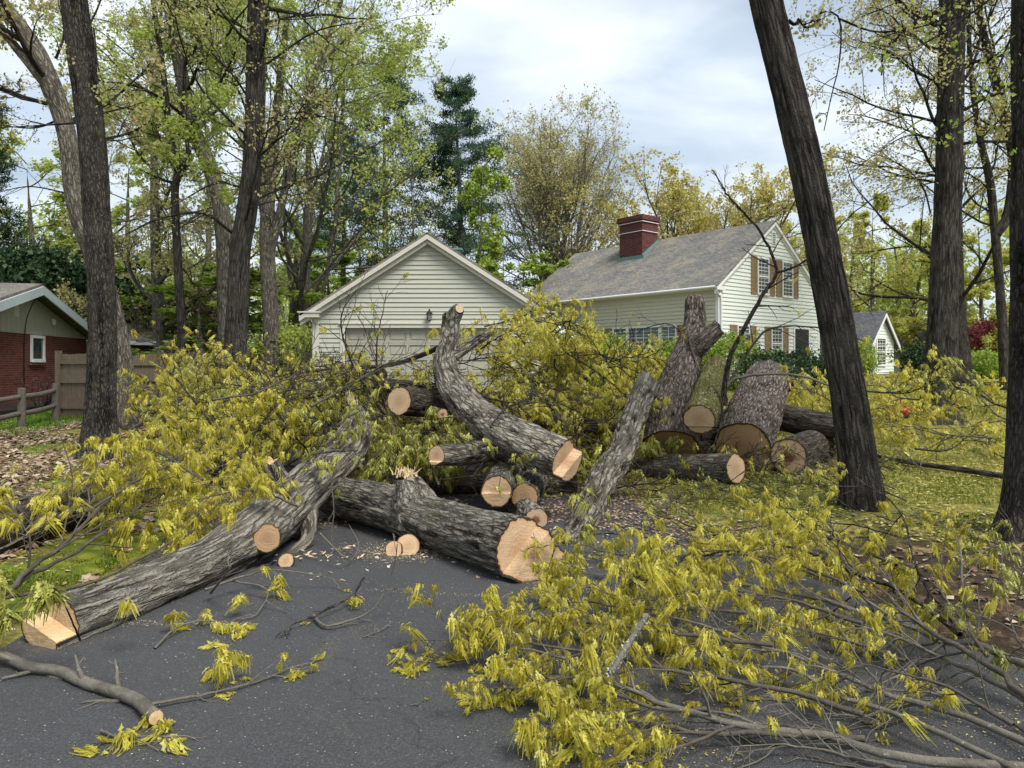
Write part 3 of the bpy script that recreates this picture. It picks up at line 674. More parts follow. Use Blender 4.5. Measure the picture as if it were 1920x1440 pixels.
build('gable_wall', ma, M['siding_w'], house)
ma = MA(); ma.box(HC, UL, UG, .02, HL - .02, .02, HWd - .02, hz - 1.0, hz + .35); build('foundation', ma, M['stone'], house)
ma = MA(); bx(ma, FG, 0, .14, hz + .3, HE - .05, -.02, .035); bx(ma, FG, HWd - .14, HWd, hz + .3, HE - .05, -.02, .035); bx(ma, FL, 0.001, .13, hz + .3, HE - .05, 0, .036)
ho, hg = .32, .13
for s in (0, 1):
    for (d, w0, w1) in ((.12, .07, hg), (.20, .02, .065)):
        e = -ho if s == 0 else HWd + ho; A = FG.p(e, HE - hs*ho + .05, w1); B = FG.p(HWd/2, HP + .05, w1)
        ma.prism([A, B, B - Z1*d*1.15, A - Z1*d*1.15], -WG * (w1 - w0))
bx(ma, FL, -hg, HL + .2, HE - .24, HE - .13, .0, .30)
ma.box(HC, UG, WG, -ho, .2, .01, hg + .02, HE - .26, HE - .14)
build('trim', ma, M['trim_w'], house)
ma = MA(); pts = cr([FL.p(-.1, HE - .16, .36), FL.p(HL/2, HE - .17, .36), FL.p(HL + .1, HE - .18, .36)], 3); tubes(ma, pts[None], np.array([[.055]*3]), 8)
pts = cr([FG.p(-.30, HE - .20, .04), FG.p(-.1, HE - .45, .06), FG.p(.05, HE - .65, .07), FG.p(.05, hz + .2, .07)], 12); tubes(ma, pts[None], np.full((1, 12), .035), 6); build('gutter', ma, M['trim_w'], house)
ma = MA()
for s in (0, 1):
    e = -ho if s == 0 else HWd + ho
    q = lambda u, z, l: HC + UG*u + UL*l + Z1*z
    slab(ma, q(e, HE - hs*ho + .13, -hg), q(e, HE - hs*ho + .13, HL + hg), q(HWd/2, HP + .13, HL + hg), q(HWd/2, HP + .13, -hg), .07)
roofh = build('roof', ma, M['roof'], house)
# chimney on the front slope
ma = MA(); FC = Fr(HC, UL, WL); cu0, cu1 = 5.75, 7.15; wc0, wc1 = -3.45, -2.35
bbox_brick(ma, FC, cu0, cu1, HE + .6, HP + .78, wc0, wc1); bbox_brick(ma, FC, cu0-.05, cu1+.05, HP + .78, HP + .90, wc0-.05, wc1+.05); bbox_brick(ma, FC, cu0-.09, cu1+.09, HP + .90, HP + 1.12, wc0-.09, wc1+.09)
ch = build('chimney', ma, M['brick_chim'], roofh)
ma = MA()
for z in (HP + .36, HP + .80): bx(ma, FC, cu0-.055, cu1+.055, z, z+.028, wc0-.055, wc1+.056)
build('white_band', ma, M['trim_w'], ch)
ma = MA(); cone(ma, FC.p(6.45, HP + 1.1, -2.9), .16, .14, 0, .18, 10); build('flue_pot', ma, M['brick_chim'], ch)
ma = MA()
zr = lambda w: HE + .13 + hs * (-w) + .02
for w_, a, b in ((wc1, cu0 - .1, cu1 + .1),): bx(ma, FC, a, b, zr(w_) - .1, zr(w_) + .12, wc1, wc1 + .03)
for u in (cu0, cu1):
    s = -1 if u == cu0 else 1
    ma.prism([FC.p(u, zr(wc1) - .05, wc1 + .03), FC.p(u, zr(wc0) - .05, wc0), FC.p(u, zr(wc0) + .14, wc0), FC.p(u, zr(wc1) + .14, wc1 + .03)], UL * s * .025)
build('flashing', ma, M['copper'], ch)
# gable windows: upper pair, lower ones, vent, porch
for (u0, u1) in ((2.60, 3.32), (4.45, 5.17)):
    window(house, FG, u0, u1, 4.38, 5.78, 3, 4, mw=.0045, fw=.05); shutter(house, FG, u0 - .50, u0 - .09, 4.33, 5.85); shutter(house, FG, u1 + .09, u1 + .50, 4.33, 5.85)
for (u0, u1) in ((1.19, 1.93), (3.61, 4.35)):
    window(house, FG, u0, u1, 1.75, 3.02, 3, 4, mw=.0045, fw=.05); shutter(house, FG, u0 - .52, u0 - .09, 1.7, 3.07); shutter(house, FG, u1 + .09, u1 + .52, 1.7, 3.07)
ma = MA(); vz = 6.38; bx(ma, FG, HWd/2 - .16, HWd/2 + .16, vz, vz + .6, .02, .05)
build('vent', ma, M['trim_w'], house); vent = house.children[-1] if False else None
ma = MA()
for k in range(7): bx(ma, FG, HWd/2 - .11, HWd/2 + .11, vz + .05 + k*.075, vz + .085 + k*.075, .05, .056)
build('vent_louvre', ma, M['dark'], house)
ma = MA(); bx(ma, FG, 5.30, 6.62, hz + .35, 3.12, .0, .055); build('porch_frame', ma, M['trim_w'], house)
ma = MA(); bx(ma, FG, 5.40, 6.52, hz + .45, 3.04, .05, .062); build('door', ma, M['dark'], house)  # flat near-black panel painting the shade of the porch recess
# picture window in the front wall
ma = MA(); W0 = 2.2
for (a, b, nx_) in ((2.0, 2.7, 2), (2.85, 4.45, 4), (4.6, 5.3, 2)): window(house, FL, a, b, 1.45, 3.05, nx_, 4, glass='glass_l', sash=False, fw=.075)
shutter(house, FL, 5.45, 5.95, 1.4, 3.1); shutter(house, FL, 1.4, 1.9, 1.4, 3.1)
window(house, FL, 8.4, 9.2, 1.8, 3.0, 3, 4)
# low breezeway roof between garage and house
ma = MA(); q = P(1042, 612, 27.5); bz = thing('garden_umbrella', (q[0], q[1], .7), 'pale blue patio umbrella top between the garage and the house', 'umbrella')
th = np.arange(8) / 8 * 2*np.pi; rim = [[q[0] + .95*math.cos(t), q[1] + .95*math.sin(t), 2.55] for t in th]; rim2 = [[q[0] + .93*math.cos(t), q[1] + .93*math.sin(t), 2.42] for t in th]
ma.ng(rim + rim2 + [[q[0], q[1], 3.1]], [(i, (i+1) % 8, 16) for i in range(8)] + [(8+i, 8+(i+1) % 8, (i+1) % 8, i) for i in range(8)]); build('canopy', ma, M['trim_b'], bz)
ma = MA(); tubes(ma, np.array([[[q[0], q[1], .6], [q[0], q[1], 3.15]]]), np.array([[.025, .02]]), 8); build('pole', ma, M['trim_w'], bz)
# iron railing beside the porch
rl = thing('iron_railing', tuple(P(1490, 730, 24.5)), 'black wrought iron railing along the porch steps of the pale house', 'railing')
ma = MA(); A = P(1452, 700, 24.5); B = P(1546, 694, 26.0); A[2] = 1.62; B[2] = 1.66; nb = 22
tubes(ma, np.array([[A, B], [A - Z1*.75, B - Z1*.75]]), np.full((2, 2), .018), 5)
for k in range(nb + 1): c = A + (B - A) * k / nb; tubes(ma, np.array([[c, c - Z1*(.95 if k % 7 == 0 else .75)]]), np.full((1, 2), .016 if k % 7 == 0 else .008), 4)
build('baluster_panel', ma, M['black'], rl)

# ------------------------------------------------------------------ small house to the right and others behind
def small_house(name, C0, U, W, L, D, z0, ze, zp, label, wall='siding_w', roofm='roof_dark', win=(), ov=.35):
    C0 = V3(*C0); U = nrm(V3(*U)); W = nrm(V3(*W))      # U along the gable wall, W outward from the gable
    h = thing(name, tuple(C0 + Z1*z0), label, 'house'); fg = Fr(C0, U, W); B = -W
    s = (zp - ze) / (L / 2); ma = MA()
    siding(ma, fg, lambda z: (0, L) if z <= ze else ((z-ze)/s, L - (z-ze)/s), z0, zp - .1, .2)
    siding(ma, Fr(C0, B, -U), lambda z: (0, D), z0, ze, .2); siding(ma, Fr(C0 + U*L, B, U), lambda z: (0, D), z0, ze, .2)
    wallpoly(ma, [(0, z0, 0), (L, z0, 0), (L, ze, 0), (L/2, zp, 0), (0, ze, 0)], Fr(C0 + B*D, U, B)); build('wall', ma, M[wall], h)
    ma = MA()
    for sg in (0, 1):
        e = -ov if sg == 0 else L + ov; q = lambda u, z, l: C0 + U*u + B*l + Z1*z
        slab(ma, q(e, ze - s*ov + .1, -.3), q(e, ze - s*ov + .1, D + .3), q(L/2, zp + .1, D + .3), q(L/2, zp + .1, -.3), .12)
    build('roof', ma, M[roofm], h); ma = MA()
    for sg in (0, 1):
        e = -ov if sg == 0 else L + ov; A = fg.p(e, ze - s*ov - .03, .31); Bq = fg.p(L/2, zp - .03, .31); ma.prism([A, Bq, Bq - Z1*.22, A - Z1*.22], -W*.06)
    build('rake_board', ma, M['trim_w'], h)
    for (a, b, c, d, nx_, ny_) in win: window(h, fg, a, b, c, d, nx_, ny_, fw=.1)
    return h
D2 = 44.0; c2 = P(1630, 680, D2)
hb = small_house('cottage', (c2[0], c2[1], 0), UG, WG, 3.4, 7.0, .6, 3.0, 4.75, 'small pale cottage with steep grey gable beyond the leaning oak on the right', win=((1.0, 2.1, 1.5, 3.1, 3, 4),))
c3 = P(1712, 680, 58)
small_house('far_house', (c3[0], c3[1], 0), (1, .15, 0), (.15, -1, 0), 9.0, 8.0, .5, 2.4, 3.6, 'dark roofed house with white chimney half hidden behind the straight oak', 'siding_w', 'roof_dark')
fh = bpy.data.objects['far_house']; ma = MA(); cc = P(1720, 680, 60); ma.box((cc[0], cc[1], 0), (1, 0, 0), (0, 1, 0), -.75, .75, 0, .9, 2.6, 5.2); ma.box((cc[0], cc[1], 0), (1, 0, 0), (0, 1, 0), -.82, .82, -.07, .97, 5.2, 5.35); build('chimney', ma, M['trim_w'], fh)
c4 = P(1795, 680, 52)
small_house('far_shed', (c4[0], c4[1], 0), UG, WG, 3.0, 6.0, .4, 1.9, 4.4, 'dark steep roofed outbuilding right of the straight oak trunk', 'siding_w', 'roof_dark')

# ------------------------------------------------------------------ brick ranch house on the left
UB = nrm(V3(-.217, .976, 0)); B0 = P(0, 680, 20) - Z1 * 0; B0 = V3(B0[0], B0[1], 0) - UB * 7.0; WB = nrm(V3(.976, .217, 0))
FB = Fr(B0, UB, WB); L7 = 7.0
ranch = thing('brick_house', tuple(B0 + UB*6 + Z1*.3), 'low red brick ranch house with beige board gable and pale blue fascia', 'house')
bt = 2.47; uend = 7.0 + 6.6; upk = 8.45; pkz = 3.92; evz = 3.05 - .42
ma = MA(); u_a = 2 * upk - uend - .0
wallpoly(ma, [(u_a, .0, 0), (uend, .0, 0), (uend, bt, 0), (u_a, bt, 0)], FB)
wallpoly(ma, [(0, 0, 0), (9, 0, 0), (9, bt, 0), (0, bt, 0)], Fr(FB.p(uend, 0), -WB, UB)); wallpoly(ma, [(0, 0, 0), (9, 0, 0), (9, bt, 0), (0, bt, 0)], Fr(FB.p(u_a, 0), -WB, -UB))
build('brick_wall', ma, M['brick'], ranch)
ma = MA(); sb = (pkz - bt - .15) / (uend - upk)
topz = lambda u: pkz - .12 - abs(u - upk) * sb
us = np.arange(u_a, uend + .01, .31)
for a, b in zip(us[:-1], us[1:]):
    V = [FB.p(a, bt, .02), FB.p(b - .03, bt, .02), FB.p(b - .03, topz(b - .03), .02), FB.p(a, topz(a), .02)]
    ma.prism(V, -WB*.02); ma.prism([FB.p(b-.03, bt, .008), FB.p(b, bt, .008), FB.p(b, topz(b), .008), FB.p(b-.03, topz(b-.03), .008)], -WB*.01)
build('board_gable', ma, M['batten'], ranch)
ma = MA()
for u2 in (u_a - .6, uend + .6):
    zz2 = pkz - abs(u2 - upk) * sb; slab(ma, FB.p(u2, zz2 + .06, .5), FB.p(u2, zz2 + .06, -9.5), FB.p(upk, pkz + .06, -9.5), FB.p(upk, pkz + .06, .5), .08)
# rear wing roof, falling towards the camera side
rw0 = uend - .2
rwA = FB.p(rw0, 2.72, 1.6); 
build('roof', ma, M['roof_brown'], ranch)
ma = MA()
for u2 in (u_a - .6, uend + .6):
    zz2 = pkz - abs(u2 - upk) * sb; A = FB.p(u2, zz2 - .02, .56); Bq = FB.p(upk, pkz - .02, .56); ma.prism([A, Bq, Bq - Z1*.26, A - Z1*.26], -WB*.05)
    bq = FB.p(u2, zz2 - .02, .53)
build('fascia', ma, M['trim_b'], ranch)
window(ranch, FB, 8.95, 9.75, 1.72, 2.36, 1, 1, glass='glass', sash=False, fw=.09)
ma = MA(); bx(ma, FB, 8.8, 9.9, 1.52, 1.60, .0, .08); build('brick_sill', ma, M['brick'], ranch)
ma = MA(); bx(ma, FB, 7.75, 8.05, 2.95, 3.28, .02, .05); build('gable_vent', ma, M['trim'], ranch)
ma = MA(); pts = cr([FB.p(8.45, 3.75, .5), FB.p(8.5, 3.3, .2), FB.p(8.42, 2.5, .05), FB.p(8.42, .5, .04)], 24); tubes(ma, pts[None], np.full((1, 24), .014), 5); build('service_cable', ma, M['black'], ranch)
ma = MA(); cone(ma, FB.p(10.4, 2.95, .1), .05, .08, -.12, .05, 8); cone(ma, FB.p(10.4, 3.0, .06), .06, .06, 0, .03, 8); build('flood_light', ma, M['trim'], ranch)
# wing: long roof with white gutter seen right of the trunk
WA = P(160, 680, 27.5); WBp = P(345, 680, 30.0); wa = V3(WA[0], WA[1], 0); wb = V3(WBp[0], WBp[1], 0); uw = nrm(wb - wa); ww = V3(uw[1], -uw[0], 0); Lw = np.linalg.norm(wb - wa)
ma = MA(); slab(ma, wa + ww*.5 + Z1*2.50 - uw*.4, wb + ww*.5 + Z1*2.50 + uw*.4, wb - ww*3.6 + Z1*3.55 - uw*1.2, wa - ww*3.6 + Z1*3.55 - uw*.4, .1)
slab(ma, wa - ww*7.5 + Z1*2.50 - uw*.4, wb - ww*7.5 + Z1*2.50 + uw*.4, wb - ww*3.6 + Z1*3.55 - uw*1.2, wa - ww*3.6 + Z1*3.55 - uw*.4, .1); build('wing_roof', ma, M['roof_brown'], ranch)
ma = MA(); ma.box(wa, uw, ww, -.4, Lw+.4, .46, .56, 2.30, 2.46); build('gutter', ma, M['trim_w'], ranch)
ma = MA(); fw_ = Fr(wa, uw, ww); wallpoly(ma, [(-.2, 0, 0), (Lw, 0, 0), (Lw, 2.4, 0), (-.2, 2.4, 0)], fw_); wallpoly(ma, [(0, 0, 0), (7, 0, 0), (7, 2.4, 0), (0, 2.4, 0)], Fr(wb, -ww, uw)); build('wing_wall', ma, M['brick'], ranch)
ma = MA(); bx(ma, fw_, Lw-.5, Lw-.4, 0, 2.32, .42, .52); build('porch_post', ma, M['trim_w'], ranch)

# ------------------------------------------------------------------ fences
def fence_line(A, B, h, label, n_sec):
    A = V3(*A); B = V3(*B); t = thing('board_fence', tuple(A), label, 'fence'); u = nrm(B - A); w = V3(u[1], -u[0], 0); L = np.linalg.norm(B - A); sec = L / n_sec
    rng = np.random.default_rng(4)
    for k in range(n_sec):
        a = k * sec; ma = MA(); x = a + .06
        while x < a + sec - .08:
            hh = h - .10 + rng.uniform(-.012, .012); c = A + u*x; z0 = float(terr(c[0], c[1])) + .03
            ma.box(A, u, w, x, x + .093, -.02 + rng.uniform(-.003, .003), .0, z0, z0 + hh); x += .098
        build('board_panel', ma, M['fence'], t)
        for rz in (.22, h * .52, h - .32):
            ma = MA(); c = A + u*(a + sec/2); z0 = float(terr(c[0], c[1])) + rz; ma.box(A, u, w, a + .05, a + sec - .05, .004, .045, z0, z0 + .09)
            build('fence_rail', ma, M['fence'], t)
    for k in range(n_sec + 1):
        ma = MA(); c = A + u*k*sec; z0 = float(terr(c[0], c[1])); ma.box(c, u, w, -.055, .055, -.02, .09, z0 - .2, z0 + h + .02); build('fence_post', ma, M['fence'], t)
    return t
pA = P(112, 680, 17.4); pB = P(215, 680, 17.0); pC = P(372, 680, 19.0)
fence_line((pA[0], pA[1], 0), (pB[0], pB[1], 0), 1.62, 'tall weathered board fence section at the left of the leaning trunks', 1)
fence_line((pB[0]+.02, pB[1]+.02, 0), (pC[0], pC[1], 0), 1.50, 'long weathered board fence running behind the trunks on the left', 2)
sr = thing('split_rail_fence', tuple(P(40, 820, 15.2)), 'old grey two-rail split rail fence beside the bright lawn', 'fence')
posts = [(-60, 13.7), (40, 15.4), (104, 16.9)]
pp = []
for px, d in posts:
    c = P(px, 680, d); z0 = float(terr(c[0], c[1])); pp.append(V3(c[0], c[1], z0)); ma = MA(); log_surface(ma, [V3(c[0], c[1], z0 - .2), V3(c[0]+.01, c[1], z0 + .86)], [.085, .08], .06, 10, .006, 20, 2, int(px) + 200, .1)
    cone(ma, V3(c[0]+.01, c[1], z0+.86), .075, .06, -.01, .015, 10); build('fence_post', ma, M['rail'], sr)
for k in range(2):
    for hgt in (.30, .66):
        ma = MA(); a = pp[k] + Z1*(hgt + .02); b = pp[k+1] + Z1*(hgt + .03 * (k+1)); m_ = (a+b)/2 - Z1*.03
        log_surface(ma, [a, m_, b], [.05, .06, .048], .08, 8, .01, 18, 2, k*3 + int(hgt*10), .15); build('fence_rail', ma, M['rail'], sr)
# ------------------------------------------------------------------ leaves
def diamonds(ma, p, size, rng, hang=.3, wr=.42, mi=0, rn=None, D=None):
    m = len(p)
    if m == 0: return
    d = rng.normal(0, 1, (m, 3)) if D is None else D + rng.normal(0, .5, (m, 3)); d[:, 2] -= hang * 1.5; d = nrm(d)
    s = nrm(np.cross(d, rng.normal(0, 1, (m, 3)))); L = (size * rng.uniform(.6, 1.25, m))[:, None]
    n = np.cross(d, s)
    V = np.stack([p, p + d*L*.5 + s*L*wr - n*L*.08, p + d*L, p + d*L*.5 - s*L*wr - n*L*.08], 1)
    F = np.arange(m)[:, None] * 4 + np.arange(4)[None]
    r = rng.random(m) if rn is None else np.clip(rn + rng.normal(0, .15, m), 0, 1)
    ma.add(V, F, rn=np.repeat(r, 4), mi=mi)
def leaf_template(rng, nleaf, ncat, L=.075, spread=.8):
    """a drooping tuft of young oak leaves and catkins around the origin, hanging down"""
    V = []; F = []; R = []; n = 0
    for k in range(nleaf):
        az = rng.uniform(0, 2*np.pi); out = np.array([math.cos(az), math.sin(az), 0]); el = rng.uniform(-1.2, .35)
        l = L * rng.uniform(.6, 1.25); w = l * rng.uniform(.15, .27); d = out * math.cos(el) + V3(0, 0, math.sin(el))
        side = nrm(np.cross(d, V3(0, 0, 1) + rng.normal(0, .5, 3))); p = np.array([rng.normal(0, .012), rng.normal(0, .012), rng.normal(0, .012)]); mid = [p.copy()]
        for s in range(4):
            d = nrm(d + V3(0, 0, -.5)); p = p + d * l / 4; mid.append(p.copy())
        a, b, c, e, f = mid; up = np.cross(side, d) * w * .25
        pts = [a, b + side*w*.35, b - side*w*.35, b*.35 + c*.65 + side*w + up, b*.35 + c*.65 - side*w + up, c + side*w*.22, c - side*w*.22, e + side*w*.8 + up, e - side*w*.8 + up, e*.8 + f*.2 + side*w*.15, e*.8 + f*.2 - side*w*.15, f, b, c, e]
        V += pts; o = n
        F += [(o, o+1, o+12), (o, o+12, o+2), (o+12, o+1, o+3), (o+12, o+3, o+13), (o+12, o+4, o+2), (o+12, o+13, o+4), (o+13, o+5, o+7), (o+13, o+7, o+14), (o+13, o+8, o+6), (o+13, o+14, o+8), (o+14, o+9, o+11), (o+14, o+11, o+10)]
        R += [rng.uniform(.3, 1)] * 15; n += 15
    for k in range(ncat):
        az = rng.uniform(0, 2*np.pi); q = np.array([math.cos(az), math.sin(az), 0]) * rng.uniform(.0, .035); l = L * rng.uniform(.8, 2.1); w = .0028
        s = V3(-math.sin(az), math.cos(az), 0) * w; o = n; dr = np.array([math.cos(az), math.sin(az), 0]) * .25
        p0 = q; p1 = q + (dr * .6 + V3(0, 0, -.8)) * l * .5; p2 = p1 + (dr * .1 + rng.normal(0, .1, 3) + V3(0, 0, -1)) * l * .5
        V += [p0 - s, p0 + s, p1 - s*1.2, p1 + s*1.2, p2 - s*.6, p2 + s*.6]; F += [(o, o+1, o+3), (o, o+3, o+2), (o+2, o+3, o+5), (o+2, o+5, o+4)]; R += [rng.uniform(0, .45)] * 6; n += 6
    return np.array(V), np.array(F), np.array(R)
_r = np.random.default_rng(77)
T_NEAR = [leaf_template(_r, int(_r.integers(7, 16)), int(_r.integers(8, 24)), .058 * _r.uniform(.8, 1.2)) for _ in range(12)]
T_MID = [leaf_template(_r, int(_r.integers(6, 11)), 6, .074 * _r.uniform(.8, 1.2)) for _ in range(10)]
def tufts(ma, pos, scale, rng, temps, rn=0.0, squash=1.0, limit_floor=True):
    m = len(pos)
    if m == 0: return
    which = rng.integers(0, len(temps), m); sc = scale * rng.uniform(.45, 1.35, m); az = rng.uniform(0, 2*np.pi, m); tone = rng.normal(rn, .13, m)
    tx, ty = rng.normal(0, .45, m), rng.normal(0, .45, m)
    for w, (V, F, R) in enumerate(temps):
        i = np.where(which == w)[0]
        if not len(i): continue
        c, s = np.cos(az[i])[:, None], np.sin(az[i])[:, None]
        X = V[None, :, 0] * c - V[None, :, 1] * s; Y = V[None, :, 0] * s + V[None, :, 1] * c; Z = np.broadcast_to(V[None, :, 2], X.shape) * squash
        X = X + Z * tx[i][:, None]; Y = Y + Z * ty[i][:, None]
        W = np.stack([X, Y, Z], -1) * sc[i][:, None, None] + pos[i][:, None, :]
        if limit_floor:
            fl = terr(W[..., 0], W[..., 1]) + .008; W[..., 2] = np.maximum(W[..., 2], fl + .01 * (_h(i[:, None], np.arange(len(V))[None], i[:, None]*0, 3)))
        FF = F[None] + np.arange(len(i))[:, None, None] * len(V)
        ma.add(W, FF.reshape(-1, 3), rn=np.clip(R[None] + tone[i][:, None], 0, 1).ravel())

# ------------------------------------------------------------------ whole trees
def crown_from(pts, rad, rng, wood, leaf, k1=(5, .25, 1.0), l1=.45, k2=5, k3=4, up=.25, leafn=3, lsize=.1, hang=.3, wander=.12, minr=.006, ang=(.45, 1.0), Ls=None, scatter=.085, n1=7, temps=None):
    """branches, twigs and leaves carried by the given limbs (B,N,3)"""
    B = len(pts); L0 = np.linalg.norm(pts[:, -1] - pts[:, 0], axis=1)
    S, D, R, t = spawn(pts, rad, k1[0], k1[1], k1[2], *ang, rng)
    L = np.repeat(L0, k1[0]) * l1 * (1.15 - .7 * t) * rng.uniform(.7, 1.3, len(t))
    p1 = grow(S, D, L, n1, wander, (0, 0, up), rng); r1 = taper(np.maximum(R * .55, minr), n1, .35); tubes(wood, p1, r1, 5)
    S, D, R, t = spawn(p1, r1, k2, .2, 1.0, .4, .95, rng); L = np.repeat(L, k2) * .5 * (1.1 - .6 * t) * rng.uniform(.7, 1.3, len(t))
    p2 = grow(S, D, L, 5, wander * 1.3, (0, 0, up), rng); r2 = taper(np.maximum(R * .55, minr * .8), 5, .4); tubes(wood, p2, r2, 3)
    S, D, R, t = spawn(p2, r2, k3, .2, 1.0, .4, .95, rng); L = np.repeat(L, k3) * .55 * rng.uniform(.6, 1.3, len(t))
    p3 = grow(S, D, L, 4, wander * 1.4, (0, 0, up), rng); r3 = taper(np.maximum(R * .5, minr * .62), 4, .5); tubes(wood, p3, r3, 3)
    if leafn:
        q = p3[:, [1, 2, 3, 3]].reshape(-1, 3); q = q[rng.random(len(q)) < min(1, leafn / 5 + .06)]
        dens = fbm(q * .45, 2, int(rng.integers(99))); q = q[rng.random(len(q)) < sst(.30, .62, dens) + .25]
        m = 3; q = np.repeat(q, m, 0) + rng.normal(0, scatter, (len(q) * m, 3))
        diamonds(leaf, q, lsize, rng, hang)
def make_tree(kind, seed, H, r0, leafmat, name='tree', style='vase', spread=.33, leafn=3, lsize=.12, k=(5, 5, 4), barkm='bark_far', limbs=9, first=.30, bend=.03, minr=.010, hang=.3, up=.5):
    rng = np.random.default_rng(seed); wood = MA(); leaf = MA(); tr = MA()
    N = 14; top = V3(rng.normal(0, bend*H), rng.normal(0, bend*H), H * (.93 if style != 'vase' else .8))
    mid = top * .5 + V3(rng.normal(0, bend*H*.6), rng.normal(0, bend*H*.6), 0)
    path = cr([V3(0, 0, -.3), V3(0, 0, 0) + mid*.25, mid, top], 30)
    log_surface(tr, path[::3], [r0*1.05, r0, r0*.78, r0*.42, r0*.05], .35, 14, r0*.12, 6/r0*.25, 1.5, seed, .06, flare=(.5, .45, 5))
    tp = path[None]; trad = np.interp(np.linspace(0, 1, 30), [0, .3, .6, 1], [r0, r0*.8, r0*.5, r0*.15])[None]
    if style == 'fan':
        S, D, R, t = spawn(tp, trad, limbs, .16, .62, .0, 1, rng); az = rng.uniform(0, 2*np.pi, len(t)); an = np.sqrt(rng.random(len(t))) * spread; D = np.stack([np.cos(az)*np.sin(an), np.sin(az)*np.sin(an), np.cos(an)], 1)
        L = (H * .80 - S[:, 2]) / (.4 + .6 * np.cos(an)) * rng.uniform(.80, 1.0, len(t)); R = np.maximum(R * .8, r0 * .3)
    elif style == 'vase': S, D, R, t = spawn(tp, trad, limbs, first, .98, .35, .85, rng); L = H * (1 - first) * (1.0 - .62 * (t - first)) * rng.uniform(.62, .9, len(t)) * (spread / .33) * .75
    elif style == 'tall': S, D, R, t = spawn(tp, trad, limbs, first, .98, .75, 1.3, rng); L = H * spread * (1.05 - .55 * t) * rng.uniform(.7, 1.25, len(t))
    else: S, D, R, t = spawn(tp, trad, limbs, first, .97, .9, 1.4, rng); L = H * spread * (1.1 - .75 * t) * rng.uniform(.7, 1.2, len(t))
    p = grow(S, D, L, 10, .10, (0, 0, up), rng); rr = taper(np.maximum(R * .55, .03), 10, .25); tubes(wood, p, rr, 6)
    crown_from(p, rr, rng, wood, leaf, (k[0], .2, 1.0), .5, k[1], k[2], up, leafn, lsize, hang, minr=minr)
    t = thing(name, (0, 0, 0), kind, 'tree'); build('trunk', tr, M[barkm], t); build('branches', wood, M[barkm], t); build('crown', leaf, M[leafmat], t)
    return t
def make_pine(label, seed, H, r0, spread=.22, first=.18, dens=1.0, mat='needle', droop=-.15):
    rng = np.random.default_rng(seed); tr = MA(); wood = MA(); leaf = MA()
    path = cr([V3(0, 0, -.3), V3(rng.normal(0, .1), rng.normal(0, .1), H*.5), V3(rng.normal(0, .2), rng.normal(0, .2), H)], 40)
    log_surface(tr, path[::5], [r0, r0*.8, r0*.5, r0*.1], .4, 12, .02, 8, 1.5, seed, .04)
    nb = int(H * 5.0 * dens); t = np.sort(rng.uniform(first, .99, nb)); S = path[(t * 39).astype(int)]
    az = rng.uniform(0, 2*np.pi, nb); D = np.stack([np.cos(az), np.sin(az), rng.uniform(-.05, .45, nb)], 1)
    gap = .55 + .9 * vnoise(np.stack([t * 9, np.cos(az), np.sin(az)], 1), seed)
    L = H * spread * np.clip((1.04 - t) ** .62, .1, 1) * gap * rng.uniform(.6, 1.15, nb)
    p = grow(S, D, L, 8, .07, (0, 0, droop), rng); rr = taper(np.maximum(.05 * (1.1 - t), .012), 8, .3); tubes(wood, p, rr, 4)
    S, D, R, t2 = spawn(p, rr, 9, .2, 1.0, .5, 1.1, rng, flat=.35); L2 = np.repeat(L, 9) * .38 * (1.1 - .6*t2) * rng.uniform(.6, 1.3, len(t2))
    p2 = grow(S, D, L2, 4, .12, (0, 0, .25), rng); r2 = taper(np.full(len(L2), .009), 4, .5); tubes(wood, p2, r2, 3)
    q = np.concatenate([p2[:, 1:].reshape(-1, 3), (p2[:, 1:] * .5 + p2[:, :-1] * .5).reshape(-1, 3)])
    q = np.repeat(q, 6, 0) + rng.normal(0, .13, (len(q)*6, 3)) * V3(1, 1, .6); diamonds(leaf, q, .20, rng, -.35, .13)
    th = thing('pine_tree', (0, 0, 0), label, 'tree'); build('trunk', tr, M['bark_far'], th); build('branches', wood, M['bark_far'], th); build('needles', leaf, M[mat], th); return th
def put(t, px, d, rz=0, sc=1.0, name=None):
    x = (px - CX) / FPX * d; t.location = (x, d, float(terr(x, d)) - .05); t.rotation_euler = (0, 0, rz); t.scale = (sc, sc, sc) if np.isscalar(sc) else sc; return t
def put2(t, px, d, rz, sc, label): x = (px - CX) / FPX * d; return clone(t, (x, d, float(terr(x, d)) - .05), rz, (sc, sc, sc) if np.isscalar(sc) else sc, label)

# big vase maple against the sky, oaks behind the roof
bm = make_tree('tall pale bare-branched maple with a wide fan crown against the sky behind the house', 11, 19.0, .42, 'leaf_olive', 'maple_tree', 'fan', .42, 2.3, .13, (10, 7, 5), limbs=17, first=.26, barkm='bark_pale', minr=.009, up=.30, hang=-.2); put(bm, 1045, 46, 2.6, (1.0, 1.0, 1.03))
ok = make_tree('spreading bronze-leaved oak rising behind the red chimney', 12, 15.5, .38, 'leaf_gold', 'oak_tree', 'fan', .85, 3.0, .15, (9, 7, 5), limbs=16, first=.25, up=.15, hang=0, minr=.010); put(ok, 1285, 44, 1.0, (1.0, 1.0, .98))
put2(ok, 1425, 52, 2.4, .86, 'lower golden oak crown over the right end of the grey roof'); put2(ok, 1180, 55, 4.0, .82, 'golden oak between the tall bare maple and the red chimney')
